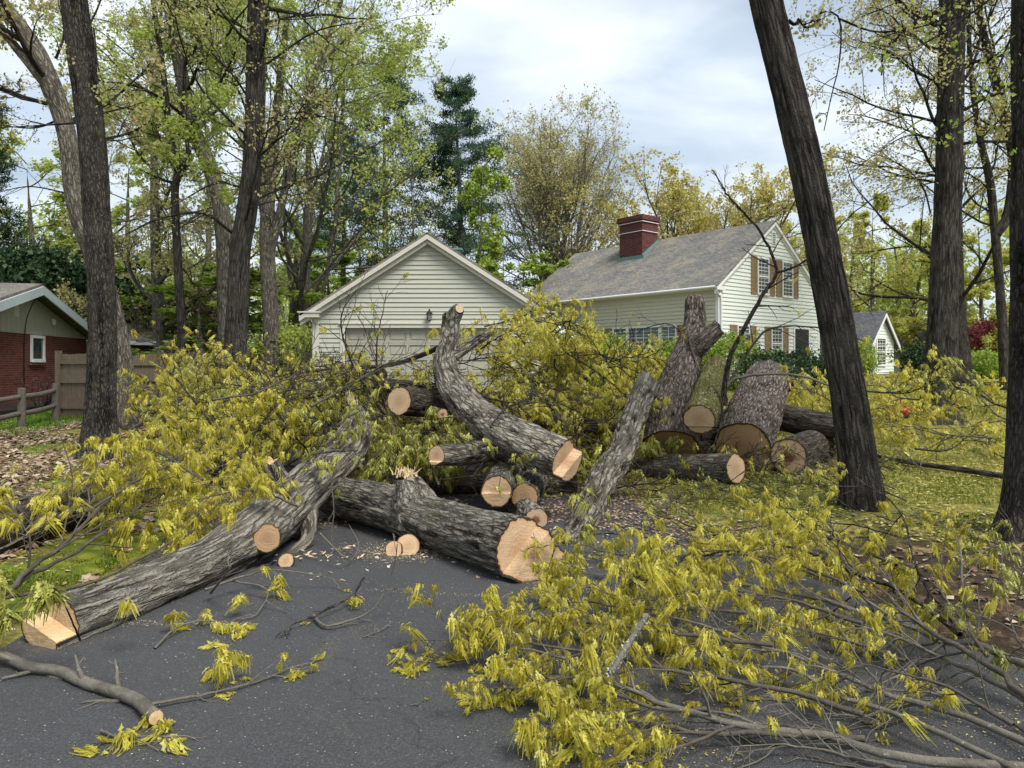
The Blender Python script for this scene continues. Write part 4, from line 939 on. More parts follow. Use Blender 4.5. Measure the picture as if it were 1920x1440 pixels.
# pines
p1 = make_pine('dense dark blue-green pine to the right of the garage ridge', 21, 17.0, .24, .32, .22, 1.8); put(p1, 862, 40, 0)
p2 = make_pine('tall thin-topped pine standing behind the garage roof', 22, 17.0, .24, .34, .30, 1.0); put(p2, 728, 39, 0)
put2(p2, 640, 44, 2.0, .93, 'feathery pine left of the garage ridge, half hidden by spring leaves');
hem = make_pine('dark hemlock at the far left edge above the brick house roof', 23, 15, .25, .26, .12, 1.3, 'leaf_dark', -.5); put(hem, -50, 33, 0)
# slender bare tree between the pines, young bright tree
sl = make_tree('slender bare multi-stemmed tree between the two pines', 31, 14.5, .17, 'leaf_mid', 'slender_tree', 'vase', .26, 1.2, .12, (5, 5, 4), limbs=10, first=.22, up=.8); put(sl, 775, 36, 0)
yt = make_tree('young bright green tree in front of the dark pine', 32, 12.0, .13, 'leaf_fresh', 'young_tree', 'tall', .17, 4.5, .15, (5, 4, 3), limbs=15, first=.20, up=.35); put(yt, 893, 33, 0)
put2(yt, 960, 37, 2.2, (1.2, 1.2, .68), 'low bright green sapling by the right garage eave'); put2(yt, 1020, 39, 4.1, (1.5, 1.5, .60), 'bushy bright sapling left of the grey house roof'); put2(yt, 1095, 43, 1.1, (1.4, 1.4, .62), 'fresh green young tree just left of the red chimney')
# mid green woodland left
ga = make_tree('tall green spring maple far left beyond the brick house', 41, 19, .30, 'leaf_mid', 'maple_tree', 'tall', .22, 4.2, .16, (6, 5, 4), limbs=20, first=.18, up=.3); put(ga, 70, 38, 0, (1.1, 1.1, .72))
gb = make_tree('tall yellow-green maple filling the gap right of the large central trunk', 42, 22, .28, 'leaf_mid', 'maple_tree', 'vase', .40, 3.0, .125, (7, 6, 4), limbs=15, first=.20, up=.45, minr=.009); put(gb, 560, 30, .3)
gc = make_tree('loose bronze-green oak behind the kinked slim trunk', 43, 22, .26, 'leaf_olive', 'oak_tree', 'tall', .24, 2.6, .12, (7, 6, 4), limbs=20, first=.22, up=.35, minr=.009); put(gc, 300, 29, 0)
for px, d, rz, sc, lb in [(255, 30, .4, (1.6, 1.6, .42), 'low bright green understorey tree beyond the wing roof'), (395, 27, 1.9, (1.5, 1.5, .40), 'low bright sapling between the slim and the central trunks'), (528, 28, 3.0, (1.6, 1.6, .44), 'bright sapling just left of the garage eave'), (612, 36, 4.2, (1.5, 1.5, .62), 'bright young tree above the left garage roof slope'), (150, 37, 5.0, (1.6, 1.6, .6), 'bright young tree above the dark hedge, behind the leftmost trunk'), (470, 34, 2.5, (1.5, 1.5, .55), 'bright young tree right behind the central trunk')]: put2(yt, px, d, rz, sc, lb)
SP = [ 
      (gc, 180, 36, 1.9, .9, 'oak behind the leftmost dark trunk'), (gc, 385, 42, 3.3, 1.0, 'oak showing between the slim and leaning trunks'), (ga, 250, 45, 2.0, (1.2, 1.2, .85), 'green tree beyond the wing roof of the brick house'),
      (ga, 540, 46, 4.4, (1.2, 1.2, .8), 'green tree low behind the left garage eave'), (ga, 690, 52, .6, (1.1, 1.1, .7), 'green tree just above the left garage roof slope'),
      (ga, 820, 54, 2.9, (1.1, 1.1, .62), 'green tree filling the gap behind the garage ridge')]
for a, px, d, rz, sc, lb in SP: put2(a, px, d, rz, sc, lb)
# right side woodland
ra = make_tree('yellow-green tree behind the small cottage', 51, 15, .26, 'leaf_lime', 'oak_tree', 'tall', .25, 4.2, .17, (6, 5, 4), limbs=20, first=.15, up=.25); put(ra, 1640, 56, 0)
rb = make_tree('bright yellow-green maple between the straight oak and the edge trunk', 52, 15, .22, 'leaf_lime', 'maple_tree', 'tall', .24, 4.0, .15, (6, 5, 4), limbs=20, first=.12, up=.2); put(rb, 1845, 50, 0, (1, 1, .82))
for a, px, d, rz, sc, lb in [(ra, 1540, 60, 2.0, .95, 'pale gold tree left of the leaning oak, beyond the gable'), (ra, 1740, 54, 3.1, (1, 1, .85), 'gold tree right of the cottage roof'), (rb, 1700, 64, 1.2, (1.2, 1.2, .85), 'greenish tree far behind the white chimney'),
      (ra, 1900, 60, 4.4, 1.0, 'gold tree at the right edge beyond the maroon shrub'), (rb, 1970, 42, 5.5, .95, 'green tree behind the right edge trunk'), (ra, 1470, 66, 5.0, 1.0, 'gold tree low over the gable peak'), (rb, 1590, 70, 3.0, 1.0, 'green tree in the gap between gable and leaning oak'), (ra, 1360, 64, .9, .9, 'distant golden oak above the middle of the ridge')]: put2(a, px, d, rz, sc, lb)
# far woodland mass closing the view between the trees
rng = np.random.default_rng(8); wd = MA(); lf = MA(); n = 210
ang = rng.uniform(-1.15, 1.15, n); dd = rng.uniform(66, 96, n); S = np.stack([np.sin(ang) * dd, np.cos(ang) * dd, np.zeros(n) + .3], 1)
Hh = rng.uniform(8, 14, n) * np.where(np.abs(ang) < .22, .6, 1.0)
p = grow(S, np.tile(V3(0, 0, 1), (n, 1)), Hh, 8, .05, (0, 0, .3), rng); r = taper(rng.uniform(.14, .3, n), 8, .3); tubes(wd, p, r, 6)
S, D, R, t = spawn(p, r, 11, .12, 1, .7, 1.3, rng); L = np.repeat(Hh, 11) * .28 * (1.2 - .6*t)
p = grow(S, D, L, 5, .15, (0, 0, .3), rng); r = taper(R * .4, 5, .3); tubes(wd, p, r, 3)
q = np.repeat(p[:, 1:].reshape(-1, 3), 11, 0); q = q + rng.normal(0, .75, q.shape); diamonds(lf, q, .42, rng, .2, .38)
w_ = MA(); w_.v = wd.v + lf.v; w_.bk = wd.bk + lf.bk; w_.rn = wd.rn + lf.rn; w_.n = wd.n + lf.n
w_.f = wd.f + [(f + wd.n, 1, s) for f, m, s in lf.f]; tag(build('far_woodland', w_, [M['bark_far'], M['leaf_mid']]), 'far mass of spring woodland closing the view', 'woodland', kind='stuff')

# ------------------------------------------------------------------ shrubs
def shrub(name, label, px, d, w, h, mat, seed, n=900, lsize=.08, z0=None, dp=None, up=.1, stem='twig_dark', hole=.4):
    rng = np.random.default_rng(seed); x = (px - CX) / FPX * d; zb = float(terr(x, d)) if z0 is None else z0; c = V3(x, d, zb); dp = dp or w
    t = thing(name, tuple(c), label, 'shrub'); wood = MA(); leaf = MA(); ns = 16
    az = rng.uniform(0, 2*np.pi, ns); S = c + np.stack([np.cos(az)*w*.1, np.sin(az)*dp*.1, np.zeros(ns)], 1); D = np.stack([np.cos(az)*w*.5, np.sin(az)*dp*.5, np.full(ns, h) * rng.uniform(.6, 1, ns)], 1)
    p = grow(S, D, np.linalg.norm(D, axis=1), 7, .12, (0, 0, .2), rng); r = taper(np.full(ns, .018), 7, .3); tubes(wood, p, r, 4)
    S, D, R, _t = spawn(p, r, 9, .3, 1, .4, 1.1, rng); p2 = grow(S, D, rng.uniform(.15, .45, len(S)) * h * .8, 4, .2, (0, 0, .3), rng); tubes(wood, p2, taper(np.full(len(S), .006), 4), 3)
    u = nrm(rng.normal(0, 1, (n, 3))); rr = rng.uniform(.55, 1.0, n) ** .5; lump = .75 + .5 * vnoise(u * 2.2 + seed, seed); q = u * (rr * lump)[:, None] * V3(w/2, dp/2, h/2) + c + V3(0, 0, h*.52)
    q = q[fbm(q * 2.2, 2, seed) > hole * .9]; q = q[q[:, 2] > zb + .02]
    q = np.concatenate([q, p2[:, 2:].reshape(-1, 3)]); q = np.repeat(q, 4, 0) + rng.normal(0, .05, (len(q)*4, 3)); diamonds(leaf, q, lsize, rng, -up)
    build('stems', wood, M[stem], t); build('foliage', leaf, M[mat], t); return t
shrub('shrub', 'bright green shrub under the picture window, right of the brush', 1125, 24.5, 2.0, 1.9, 'leaf_fresh', 1, 1600, .09, .65)
shrub('shrub', 'bright green shrub just left of the forked upright log', 1262, 24.2, 1.5, 1.7, 'leaf_fresh', 2, 1400, .09, .65)
shrub('shrub', 'rounded bright green shrub just right of the forked upright log', 1372, 24.6, 2.3, 1.8, 'leaf_fresh', 3, 2000, .09, .65)
shrub('shrub', 'wide dull green evergreen shrub below the porch', 1478, 22.5, 2.9, 1.35, 'leaf_dark', 4, 2400, .09, .6, hole=.45)
shrub('shrub', 'small bright shrub at the left corner of the cottage', 1612, 38, 1.6, 2.1, 'leaf_fresh', 5, 900, .1, .6)
shrub('evergreen_hedge', 'tall dark evergreen hedge rising behind the brick house', 60, 31, 8.5, 5.9, 'leaf_dark', 6, 9000, .22, .3, 3.5, hole=.3)
shrub('purple_shrub', 'large purple-brown shrub behind the board fence', 300, 33, 7.5, 4.6, 'leaf_purple', 7, 5000, .14, .4, 3, hole=.40)
shrub('purple_shrub', 'smaller pinkish shrub between the slim trunk and central trunk', 385, 31.5, 3.0, 3.2, 'leaf_purple', 8, 1800, .12, .4, 2, hole=.42)
shrub('maroon_shrub', 'maroon shrub at the far right beyond the lawn', 1868, 44, 4.6, 3.6, 'leaf_red', 9, 3200, .15, .5, 3)
shrub('shrub', 'dark green rounded bush beside the base of the straight oak', 1722, 34, 1.6, 1.8, 'leaf_dark', 10, 1000, .1, .6)
shrub('shrub', 'green bush at the far right under the maroon shrub', 1838, 33, 2.3, 1.3, 'leaf_fresh', 11, 1600, .1, .7)
shrub('bare_shrub', 'small bare twiggy shrub against the brick wall', 78, 19.0, .75, .85, 'leaf_purple', 12, 40, .03, .32, hole=.9)
shrub('shrub', 'green bush behind the brush left of the garage', 545, 26, 2.6, 2.4, 'leaf_mid', 13, 1500, .11, .4)

# ------------------------------------------------------------------ standing trunks, placed one by one
def trunk_tree(name, label, stems, mat, seed, sides=40, step=.07, amp=.02, freq=13, flare=None, crown=None, limbs=(), limbmat='bark_live', leafm='leaf_olive', burls=()):
    """stems: list of (path, radii); the first starts at the root.  limbs: explicit branches."""
    base = np.array(stems[0][0][0]); t = thing(name, tuple(base), label, 'tree'); rng = np.random.default_rng(seed)
    for i, (path, rad) in enumerate(stems):
        ma = MA(); log_surface(ma, path, rad, step, sides if i == 0 else max(16, sides // 2), amp if i == 0 else amp * .6, freq, 1.6, seed + i, .035, flare=flare if i == 0 else None, burls=burls if i == 0 else ())
        build('trunk' if i == 0 else 'limb', ma, M[mat], t)
    wood = MA(); leaf = MA()
    if len(limbs):
        for (pts, r) in limbs:
            p = cr(pts, 16)[None]; rr = taper([r], 16, .35); tubes(wood, p, rr, 7)
            S, D, R, u = spawn(p, rr, 7, .15, 1, .5, 1.1, rng); L = np.linalg.norm(p[0, -1] - p[0, 0]) * .40 * rng.uniform(.5, 1.2, len(u))
            p1 = grow(S, D, L, 6, .16, (0, 0, -.05), rng); r1 = taper(np.maximum(R*.5, .005), 6, .35); tubes(wood, p1, r1, 4)
            S, D, R, u = spawn(p1, r1, 5, .2, 1, .5, 1.0, rng); p2 = grow(S, D, np.repeat(L, 5) * .4 * rng.uniform(.6, 1.2, len(u)), 5, .2, (0, 0, -.1), rng); r2 = taper(np.maximum(R*.5, .0032), 5, .4); tubes(wood, p2, r2, 3)
            q = p2[:, 3:].reshape(-1, 3); q = q[rng.random(len(q)) < .6]; q = np.repeat(q, 3, 0) + rng.normal(0, .05, (len(q)*3, 3)); diamonds(leaf, q, .045, rng, .8)
    if crown:
        for c in crown:
            path, rad = stems[c.get('stem', 0)]; p = cr(path, 40)[None]; rr = np.interp(np.linspace(0, 1, 40), np.linspace(0, 1, len(rad)), rad)[None]
            S, D, R, u = spawn(p, rr, c['n'], c['t0'], c['t1'], c.get('a0', .7), c.get('a1', 1.35), rng)
            if 'dir' in c: D = nrm(D + V3(*c['dir']))
            L = c['L'] * rng.uniform(.6, 1.25, len(u)); up = c.get('up', .15)
            pl = grow(S, D, L, 10, .12, (0, 0, up), rng); rl = taper(np.clip(R * .3, .015, c.get('rmax', .09)), 10, .25); tubes(wood, pl, rl, 6)
            crown_from(pl, rl, rng, wood, leaf, (c.get('k', 6), .12, 1.0), .42, c.get('k2', 5), c.get('k3', 4), up, c.get('leafn', 1.6), c.get('ls', .10), c.get('hang', .2), minr=c.get('minr', .007), wander=.15)
    if wood.n: build('branches', wood, M[limbmat], t)
    if leaf.n: build('crown', leaf, M[leafm], t)
    return t
def PP(lst, d, d2=None): n = len(lst); return [P(x, y, d if d2 is None else d + (d2 - d) * i / (n-1)) for i, (x, y) in enumerate(lst)]
def R_(w, d): return [q * .86 / 2 / FPX * d for q in w]
# T1: dark rough trunk at the left
b = Q(186, 862); d = b[1]
trunk_tree('oak_tree', 'dark rough-barked leaning trunk in the left foreground', [([b - Z1*.1] + PP([(188, 780), (192, 600), (183, 420), (172, 260), (152, 100), (138, 0), (120, -150), (105, -330)], d), R_([68, 60, 54, 54, 53, 53, 53, 46, 36], d))], 'bark_live2', 101, 56, .05, .022, 15, (.35, .55, 5),
    crown=[dict(n=7, t0=.72, t1=1, L=4.0, leafn=1.4, k=5, k2=4)], limbs=[([P(160, 60, d), P(185, 10, d+.3), P(205, -60, d+.5)], .02), ([P(176, 55, d), P(185, 130, d-.4), P(210, 200, d-.6)], .015), ([P(150, 230, d), P(80, 235, d+.3), P(-10, 240, d+.8)], .018)])
# T2: forked tree behind it
b = Q(236, 803); d = b[1]
trunk_tree('maple_tree', 'smooth grey tree behind the leftmost trunk, forking towards the top left', [([b - Z1*.1] + PP([(226, 700), (210, 590), (176, 480), (150, 410), (137, 350), (130, 280), (117, 220), (95, 160), (70, 100), (42, 55), (5, 5), (-40, -80)], d), R_([62, 54, 44, 40, 38, 37, 36, 37, 42, 36, 30, 26, 20], d)),
    (PP([(80, 150), (62, 128), (35, 95), (8, 62), (-30, 20), (-90, -30)], d), R_([22, 20, 18, 17, 16, 12], d))], 'bark_far', 102, 40, .08, .012, 13, (.4, .3, 4),
    crown=[dict(n=9, t0=.5, t1=1, L=3.6, leafn=1.2, up=.2)], limbs=[([P(105, 110, d), P(120, 60, d), P(108, 0, d+.4)], .03), ([P(110, 225, d), P(60, 240, d), P(-20, 232, d+.5)], .025), ([P(155, 370, d), P(60, 350, d+.6), P(-10, 362, d+1)], .02)])
# T3: large central-left trunk
b = Q(438, 790); d = 17.0; b = P(436, 800, d); b[2] = float(terr(b[0], d))
trunk_tree('oak_tree', 'large straight trunk standing left of the garage above the brush', [([b - Z1*.1] + PP([(440, 680), (446, 560), (450, 470), (462, 400), (474, 300), (478, 180), (480, 60), (481, -60), (480, -300)], d), R_([56, 47, 45, 43, 42, 40, 38, 37, 34, 22], d))], 'bark_live', 103, 44, .07, .02, 14, (.5, .4, 5), burls=((4.1, 2.2, .12, .07), (6.6, 1.2, .2, .08)),
    crown=[dict(n=14, t0=.40, t1=.9, L=3.2, leafn=.5, up=.0, rmax=.035, k=6, ls=.075), dict(n=8, t0=.8, t1=1, L=5, leafn=1.0)], limbs=[([P(440, 440, d), P(380, 400, d-.5), P(300, 410, d-1), P(235, 440, d-1.2)], .04), ([P(448, 350, d), P(400, 345, d-.5), P(310, 395, d-.8)], .03), ([P(495, 250, d), P(560, 210, d+.4), P(650, 235, d+.8)], .03), ([P(500, 120, d), P(590, 60, d), P(680, 40, d)], .03)])
# T4: leaning trunk behind T3
d = 22.0; b = P(428, 760, d); b[2] = float(terr(b[0], d))
trunk_tree('oak_tree', 'leaning trunk crossing behind the large central-left trunk', [([b - Z1*.1] + PP([(425, 600), (420, 440), (400, 330), (362, 240), (342, 150), (325, 50), (310, -60), (280, -260)], d), R_([42, 38, 36, 32, 30, 28, 27, 24, 15], d))], 'bark_far', 104, 28, .1, .018, 13, (.4, .3, 4),
    crown=[dict(n=15, t0=.42, t1=1, L=4.2, leafn=1.2, up=.15, rmax=.06, ls=.08)], leafm='leaf_mid')
# T5: slim kinked trunk
d = 21.0; b = P(342, 760, d); b[2] = float(terr(b[0], d))
trunk_tree('oak_tree', 'slim kinked trunk between the two leaning trees', [([b - Z1*.1] + PP([(341, 620), (334, 500), (328, 360), (340, 318), (352, 300), (346, 200), (345, 100)], d), R_([24, 19, 17, 16, 15, 9, 7, 5], d)),
    (PP([(350, 312), (335, 300), (318, 250), (308, 150), (296, 60), (284, -20), (270, -160)], d), R_([17, 15, 13, 12, 11, 9, 6], d))], 'bark_live', 105, 22, .1, .01, 14,
    crown=[dict(n=10, t0=.5, t1=1, L=2.6, leafn=2.2, up=.1, rmax=.03), dict(stem=1, n=14, t0=.2, t1=1, L=3.2, leafn=2.4, up=.2, rmax=.04)], limbs=[([P(330, 345, d), P(300, 335, d), P(262, 318, d)], .05)], leafm='leaf_mid')
# T6: multi stem group right of T3
d = 25.0; b = P(508, 740, d); b[2] = float(terr(b[0], d))
trunk_tree('maple_tree', 'many-stemmed maple rising between the central trunk and the garage', [([b - Z1*.1] + PP([(508, 600), (500, 440), (508, 330), (520, 200), (535, 60), (548, -80), (560, -240)], d), R_([38, 34, 30, 24, 18, 14, 12, 8], d)),
    (PP([(503, 480), (525, 400), (545, 300), (575, 180), (620, 60), (660, -60)], d), R_([22, 17, 15, 13, 10, 7], d)), (PP([(500, 440), (488, 340), (492, 200), (500, 60), (505, -100)], d), R_([18, 14, 12, 10, 8], d)), (PP([(515, 330), (560, 240), (600, 130), (640, 80), (700, 30)], d), R_([12, 10, 8, 7, 5], d))], 'bark_far', 106, 26, .12, .015, 12, (.4, .3, 4),
    crown=[dict(n=14, t0=.35, t1=1, L=4.6, leafn=1.5, up=.3), dict(stem=1, n=12, t0=.3, t1=1, L=3.8, leafn=1.5, up=.3), dict(stem=3, n=11, t0=.2, t1=1, L=3.4, leafn=2.2, up=.3), dict(stem=2, n=8, t0=.3, t1=1, L=3.4, leafn=2.2, up=.3)], limbmat='bark_far', leafm='leaf_mid')
# T7: big leaning oak right of centre
b = Q(1618, 952); d = b[1]
trunk_tree('oak_tree', 'dark leaning oak trunk right of the log pile, in front of the house gable', [([b - Z1*.12] + PP([(1611, 880), (1592, 750), (1556, 540), (1515, 330), (1473, 150), (1437, 0), (1400, -180), (1350, -460)], d), R_([80, 76, 72, 69, 67, 66, 66, 62, 40], d))], 'bark_live', 107, 72, .04, .016, 20, (.25, .28, 6),
    crown=[dict(n=8, t0=.75, t1=1, L=3.6, leafn=1.2, k2=4)],
    limbs=[(PP([(1478, 38), (1490, 46), (1500, 38), (1510, 52), (1530, 44), (1538, 36), (1525, 40)], d), .02), (PP([(1495, 35), (1515, 45), (1545, 22), (1575, 38), (1574, 115), (1560, 175), (1545, 245)], d), .013), (PP([(1572, 35), (1650, 60), (1760, 40), (1830, -10)], d), .012)], burls=((6.2, 3.6, .1, .03),))
# T8: straight oak on the right lawn
d = 15.5; b = P(1763, 795, d); b[2] = float(terr(b[0], d))
trunk_tree('oak_tree', 'tall straight oak trunk on the right lawn with furrowed bark', [([b - Z1*.1] + PP([(1764, 720), (1768, 600), (1772, 480), (1778, 350), (1781, 220), (1784, 100), (1786, 0), (1788, -160), (1790, -420)], d), R_([72, 62, 57, 54, 52, 50, 50, 50, 46, 32], d))], 'bark_live', 108, 60, .055, .022, 15, (.45, .55, 5), burls=((5.6, 4.3, .12, .06),),
    crown=[dict(n=12, t0=.45, t1=.85, L=3.0, leafn=2.0, up=-.05, rmax=.04, minr=.005, ls=.06), dict(n=9, t0=.75, t1=1, L=5.0, leafn=1.3, dir=(-.4, 0, 0), minr=.005, ls=.07)],
    limbs=[(PP([(1790, 152), (1815, 140), (1828, 110), (1838, 70), (1842, 0), (1850, -60)], d), .035), (PP([(1755, 100), (1690, 60), (1610, 90), (1560, 60)], d), .02), (PP([(1757, 260), (1700, 255), (1640, 290), (1590, 330)], d), .018), (PP([(1745, 400), (1730, 350), (1690, 310), (1620, 280)], d), .02)])
# T9: edge trunk
b = Q(1945, 1010); d = b[1]
trunk_tree('oak_tree', 'thick dark trunk cut by the right edge of the view', [([b - Z1*.1] + PP([(1948, 900), (1950, 700), (1952, 500), (1955, 250), (1956, 0), (1958, -200), (1960, -500)], d), R_([135, 120, 112, 112, 112, 114, 112, 100, 70], d))], 'bark_live2', 109, 72, .04, .022, 15, (.3, .35, 6),
    crown=[dict(n=6, t0=.85, t1=1, L=3.2, leafn=1.0, k2=4)], limbs=[(PP([(1900, 60), (1870, 130), (1840, 200), (1790, 245)], d), .010), (PP([(1905, -40), (1800, 40), (1700, 100)], d), .010)], leafm='leaf_fresh')
# T10, T11 behind
d = 24.0; b = P(1886, 740, d); b[2] = float(terr(b[0], d))
trunk_tree('maple_tree', 'slim leaning maple between the straight oak and the edge trunk', [([b - Z1*.1] + PP([(1882, 660), (1876, 560), (1866, 440), (1856, 340), (1838, 260), (1820, 130), (1815, 0), (1812, -160)], d), R_([22, 20, 18, 17, 16, 13, 10, 8, 5], d)),
    (PP([(1868, 440), (1890, 400), (1900, 300), (1880, 200), (1850, 90), (1830, 0), (1810, -120)], d), R_([20, 20, 20, 20, 17, 13, 9], d))], 'bark_live', 110, 22, .1, .012, 14,
    crown=[dict(n=14, t0=.35, t1=1, L=4.6, leafn=1.9, up=.15, dir=(-.5, 0, 0), ls=.085), dict(stem=1, n=14, t0=.2, t1=1, L=4.6, leafn=1.9, up=.1, dir=(-.4, 0, 0))])
d = 27.0; b = P(1806, 745, d); b[2] = float(terr(b[0], d))
trunk_tree('oak_tree', 'dark trunk with wide base just behind the straight oak', [([b - Z1*.1] + PP([(1802, 690), (1797, 620), (1795, 540), (1792, 400), (1785, 200), (1780, 0), (1770, -160)], d), R_([46, 42, 36, 26, 24, 22, 18, 10], d))], 'bark_live', 111, 26, .1, .015, 13, (.5, .3, 4),
    crown=[dict(n=20, t0=.35, t1=1, L=5.4, leafn=2.0, up=.1, dir=(-.35, 0, 0))])
d = 33.0; b = P(1595, 700, d); b[2] = float(terr(b[0], d))
# ------------------------------------------------------------------ felled logs
UPV = (0, 0, 1)
def cap(dirv=UPV, c=-9, w=.2, dep=0.0, tilt=0.0, tear=0.0): return dict(dir=nrm(V3(*dirv)), c=c, w=w, dep=dep, tilt=tilt, tear=tear)
NOCUT = cap()
def log_thing(label, path, radii, mat='bark_log', c0=None, c1=None, cut0='cut_pale', cut1='cut_pale', seed=1, name='log', step=.022, sides=72, amp=.016, freq=20, fz=3.6, lump=.06, burls=(), stubs=(), group=None):
    base = np.mean(np.array(path), 0); base[2] = min(np.array(path)[:, 2].min(), base[2])
    t = thing(name, tuple(base), label, 'log', group); ma = MA(); c0_, c1_ = MA(), MA()
    A = dict(step=step, sides=sides, amp=amp, freq=freq, fz=fz, seed=seed, lump=lump, burls=burls)
    if c0 is not None and c1 is not None:
        n = 0
        log_surface(ma, path, radii, cap0=dict(c0), cap1=dict(c1), capma=c0_, **A)
        build('bark', ma, M[mat], t)
        # the caps were collected one after the other: split them again
        f0 = [c0_.f[0], c0_.f[1]]; f1 = [c0_.f[2], c0_.f[3]]
        for k, (vv, ff) in enumerate(((0, f0), (1, f1))):
            m = MA(); V = c0_.v[k]; off = 0 if k == 0 else len(c0_.v[0]); m.v = [V]; m.bk = [c0_.bk[k]]; m.rn = [c0_.rn[k]]; m.n = len(V); m.f = [(f - off, mi, s) for f, mi, s in ff]
            build('cut_face', m, M[cut0 if k == 0 else cut1], t)
    else:
        log_surface(ma, path, radii, cap0=dict(c0) if c0 else None, cap1=dict(c1) if c1 else None, capma=c0_, **A)
        build('bark', ma, M[mat], t)
        if c0_.n: build('cut_face', c0_, M[cut0 if c0 else cut1], t)
    for (sp, sr, sc, cm) in stubs:                      # limb stubs with their own cut
        m = MA(); cm_ = MA(); log_surface(m, sp, sr, .02, 36, amp * .7, freq, fz, seed + 50, .05, cap1=dict(sc) if sc else None, capma=cm_)
        s = build('limb_stub', m, M[mat], t)
        if cm_.n: build('cut_face', cm_, M[cm], s)
    return t
def rp(w, d): return w / 2 / FPX * d                    # pixel width at a distance -> radius
# L1 long front log
A = P(112, 1168, 4.12); pth = [A, P(200, 1135, 4.40), P(303, 1092, 4.85), P(400, 1049, 5.3), P(484, 996, 5.9), P(567, 922, 6.8), P(648, 845, 7.7), P(668, 798, 8.2), P(664, 772, 8.5)]
rad = [.152, .150, .156, .172, .212, .215, .20, .155, .10]
d5 = 5.85
log_thing('long grey log across the left of the driveway with a stepped pale cut end', pth, rad, 'bark_grey', cap((.35, .0, 1), .0, .06, .11, .0, .004), None, 'cut_yellow', seed=3, sides=120, step=.016, amp=.024, freq=15, fz=2.6, burls=((2.55, 2.2, .3, .02),),
    stubs=[([P(520, 985, 6.05), P(508, 1000, 5.75), P(501, 1009, 5.52)], [.13, .11, .105], cap(), 'cut_brown'), ([P(560, 930, 6.9), P(530, 905, 6.75), P(507, 868, 6.7)], [.10, .085, .075], cap((1, 0, .4), .1, .06, .05), 'cut_yellow'),
           ([P(575, 960, 6.6), P(578, 1010, 6.25), P(548, 1042, 6.0)], [.10, .065, .05], cap(), 'splinter')])
# torn splinter at its far end
bl = bpy.data.objects['log']; ma = MA(); rng = np.random.default_rng(5); c = P(664, 772, 8.5); n = 60
S = c + rng.normal(0, .028, (n, 3)); p = grow(S, np.tile(P(657, 735, 8.55) - c, (n, 1)) + rng.normal(0, .03, (n, 3)), rng.uniform(.04, .26, n), 4, .08, (0, 0, 0), rng); tubes(ma, p, taper(np.full(n, .010), 4, .15), 4); build('torn_end', ma, M['splinter'], bl)
# L2 thick main log
A = P(610, 925, 7.45); B = P(975, 1028, 5.33)
log_thing('thickest front log on the driveway with a large pale notched cut end facing right', [A, P(726, 950, 6.75), P(815, 981, 6.2), P(900, 1007, 5.7), B], [.185, .205, .208, .213, .235], 'bark_log', None, cap((-.55, -.35, .75), -.05, .07, .12, .0, .004), cut1='cut_pale', seed=7, sides=140, step=.015, amp=.020, freq=17, fz=3.4, lump=.05)
l2 = bpy.data.objects['log.001']; ma = MA(); log_surface(ma, [P(785, 968, 6.45), P(773, 930, 6.42), P(762, 893, 6.4)], [.25, .18, .085], .02, 44, .03, 16, 5, 21, .2); st = build('limb_stub', ma, M['bark_scaly'], l2)
ma = MA(); c = P(762, 892, 6.38); n = 150; S = c + rng.normal(0, .035, (n, 3)) * V3(1.2, 1, .3); p = grow(S, np.tile(V3(.05, -.03, 1), (n, 1)) + rng.normal(0, .35, (n, 3)), rng.uniform(.02, .09, n), 4, .2, (0, 0, 0), rng); tubes(ma, p, taper(np.full(n, .008), 4, .2), 4); build('torn_end', ma, M['splinter'], st)
# L15 short log under its end
log_thing('short log tucked under the pale end of the thickest front log', [P(965, 1040, 6.0), P(1024, 1060, 5.42)], [.18, .175], 'bark_log', None, cap(), seed=8, sides=80, freq=20)
# L3 bent log with upright top
log_thing('bent log rearing up in the middle of the pile, pale cut end at lower right', [P(846, 590, 9.1), P(843, 640, 9.0), P(834, 690, 8.8), P(862, 745, 8.5), P(910, 790, 8.1), P(980, 830, 7.5), P(1056, 862, 7.22)], [.105, .12, .145, .18, .205, .215, .205], 'bark_scaly', None, cap((-.3, -.5, .8), -.1, .05, .10, 0, .004), cut1='cut_pale', seed=11, sides=110, step=.018, amp=.020, freq=17, fz=4, lump=.12,
    stubs=[([P(848, 600, 9.08), P(858, 582, 9.05), P(862, 578, 9.0)], [.10, .085, .05], cap(), 'splinter'), ([P(850, 668, 8.9), P(884, 645, 9.0), P(918, 624, 9.15)], [.075, .06, .045], cap(), 'deadwood')])
# L4
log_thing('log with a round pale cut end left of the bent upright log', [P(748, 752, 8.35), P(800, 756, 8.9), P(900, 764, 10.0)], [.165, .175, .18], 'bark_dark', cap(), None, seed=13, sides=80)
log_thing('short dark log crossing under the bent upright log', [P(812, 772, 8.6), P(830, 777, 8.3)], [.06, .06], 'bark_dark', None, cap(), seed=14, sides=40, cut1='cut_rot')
# L5
log_thing('thin log with a small oval cut end above the thickest front log', [P(818, 854, 7.0), P(880, 850, 7.5), P(990, 836, 8.6)], [.095, .115, .12], 'bark_log', cap(UPV, -.55, .1, .03), None, seed=15, sides=64)
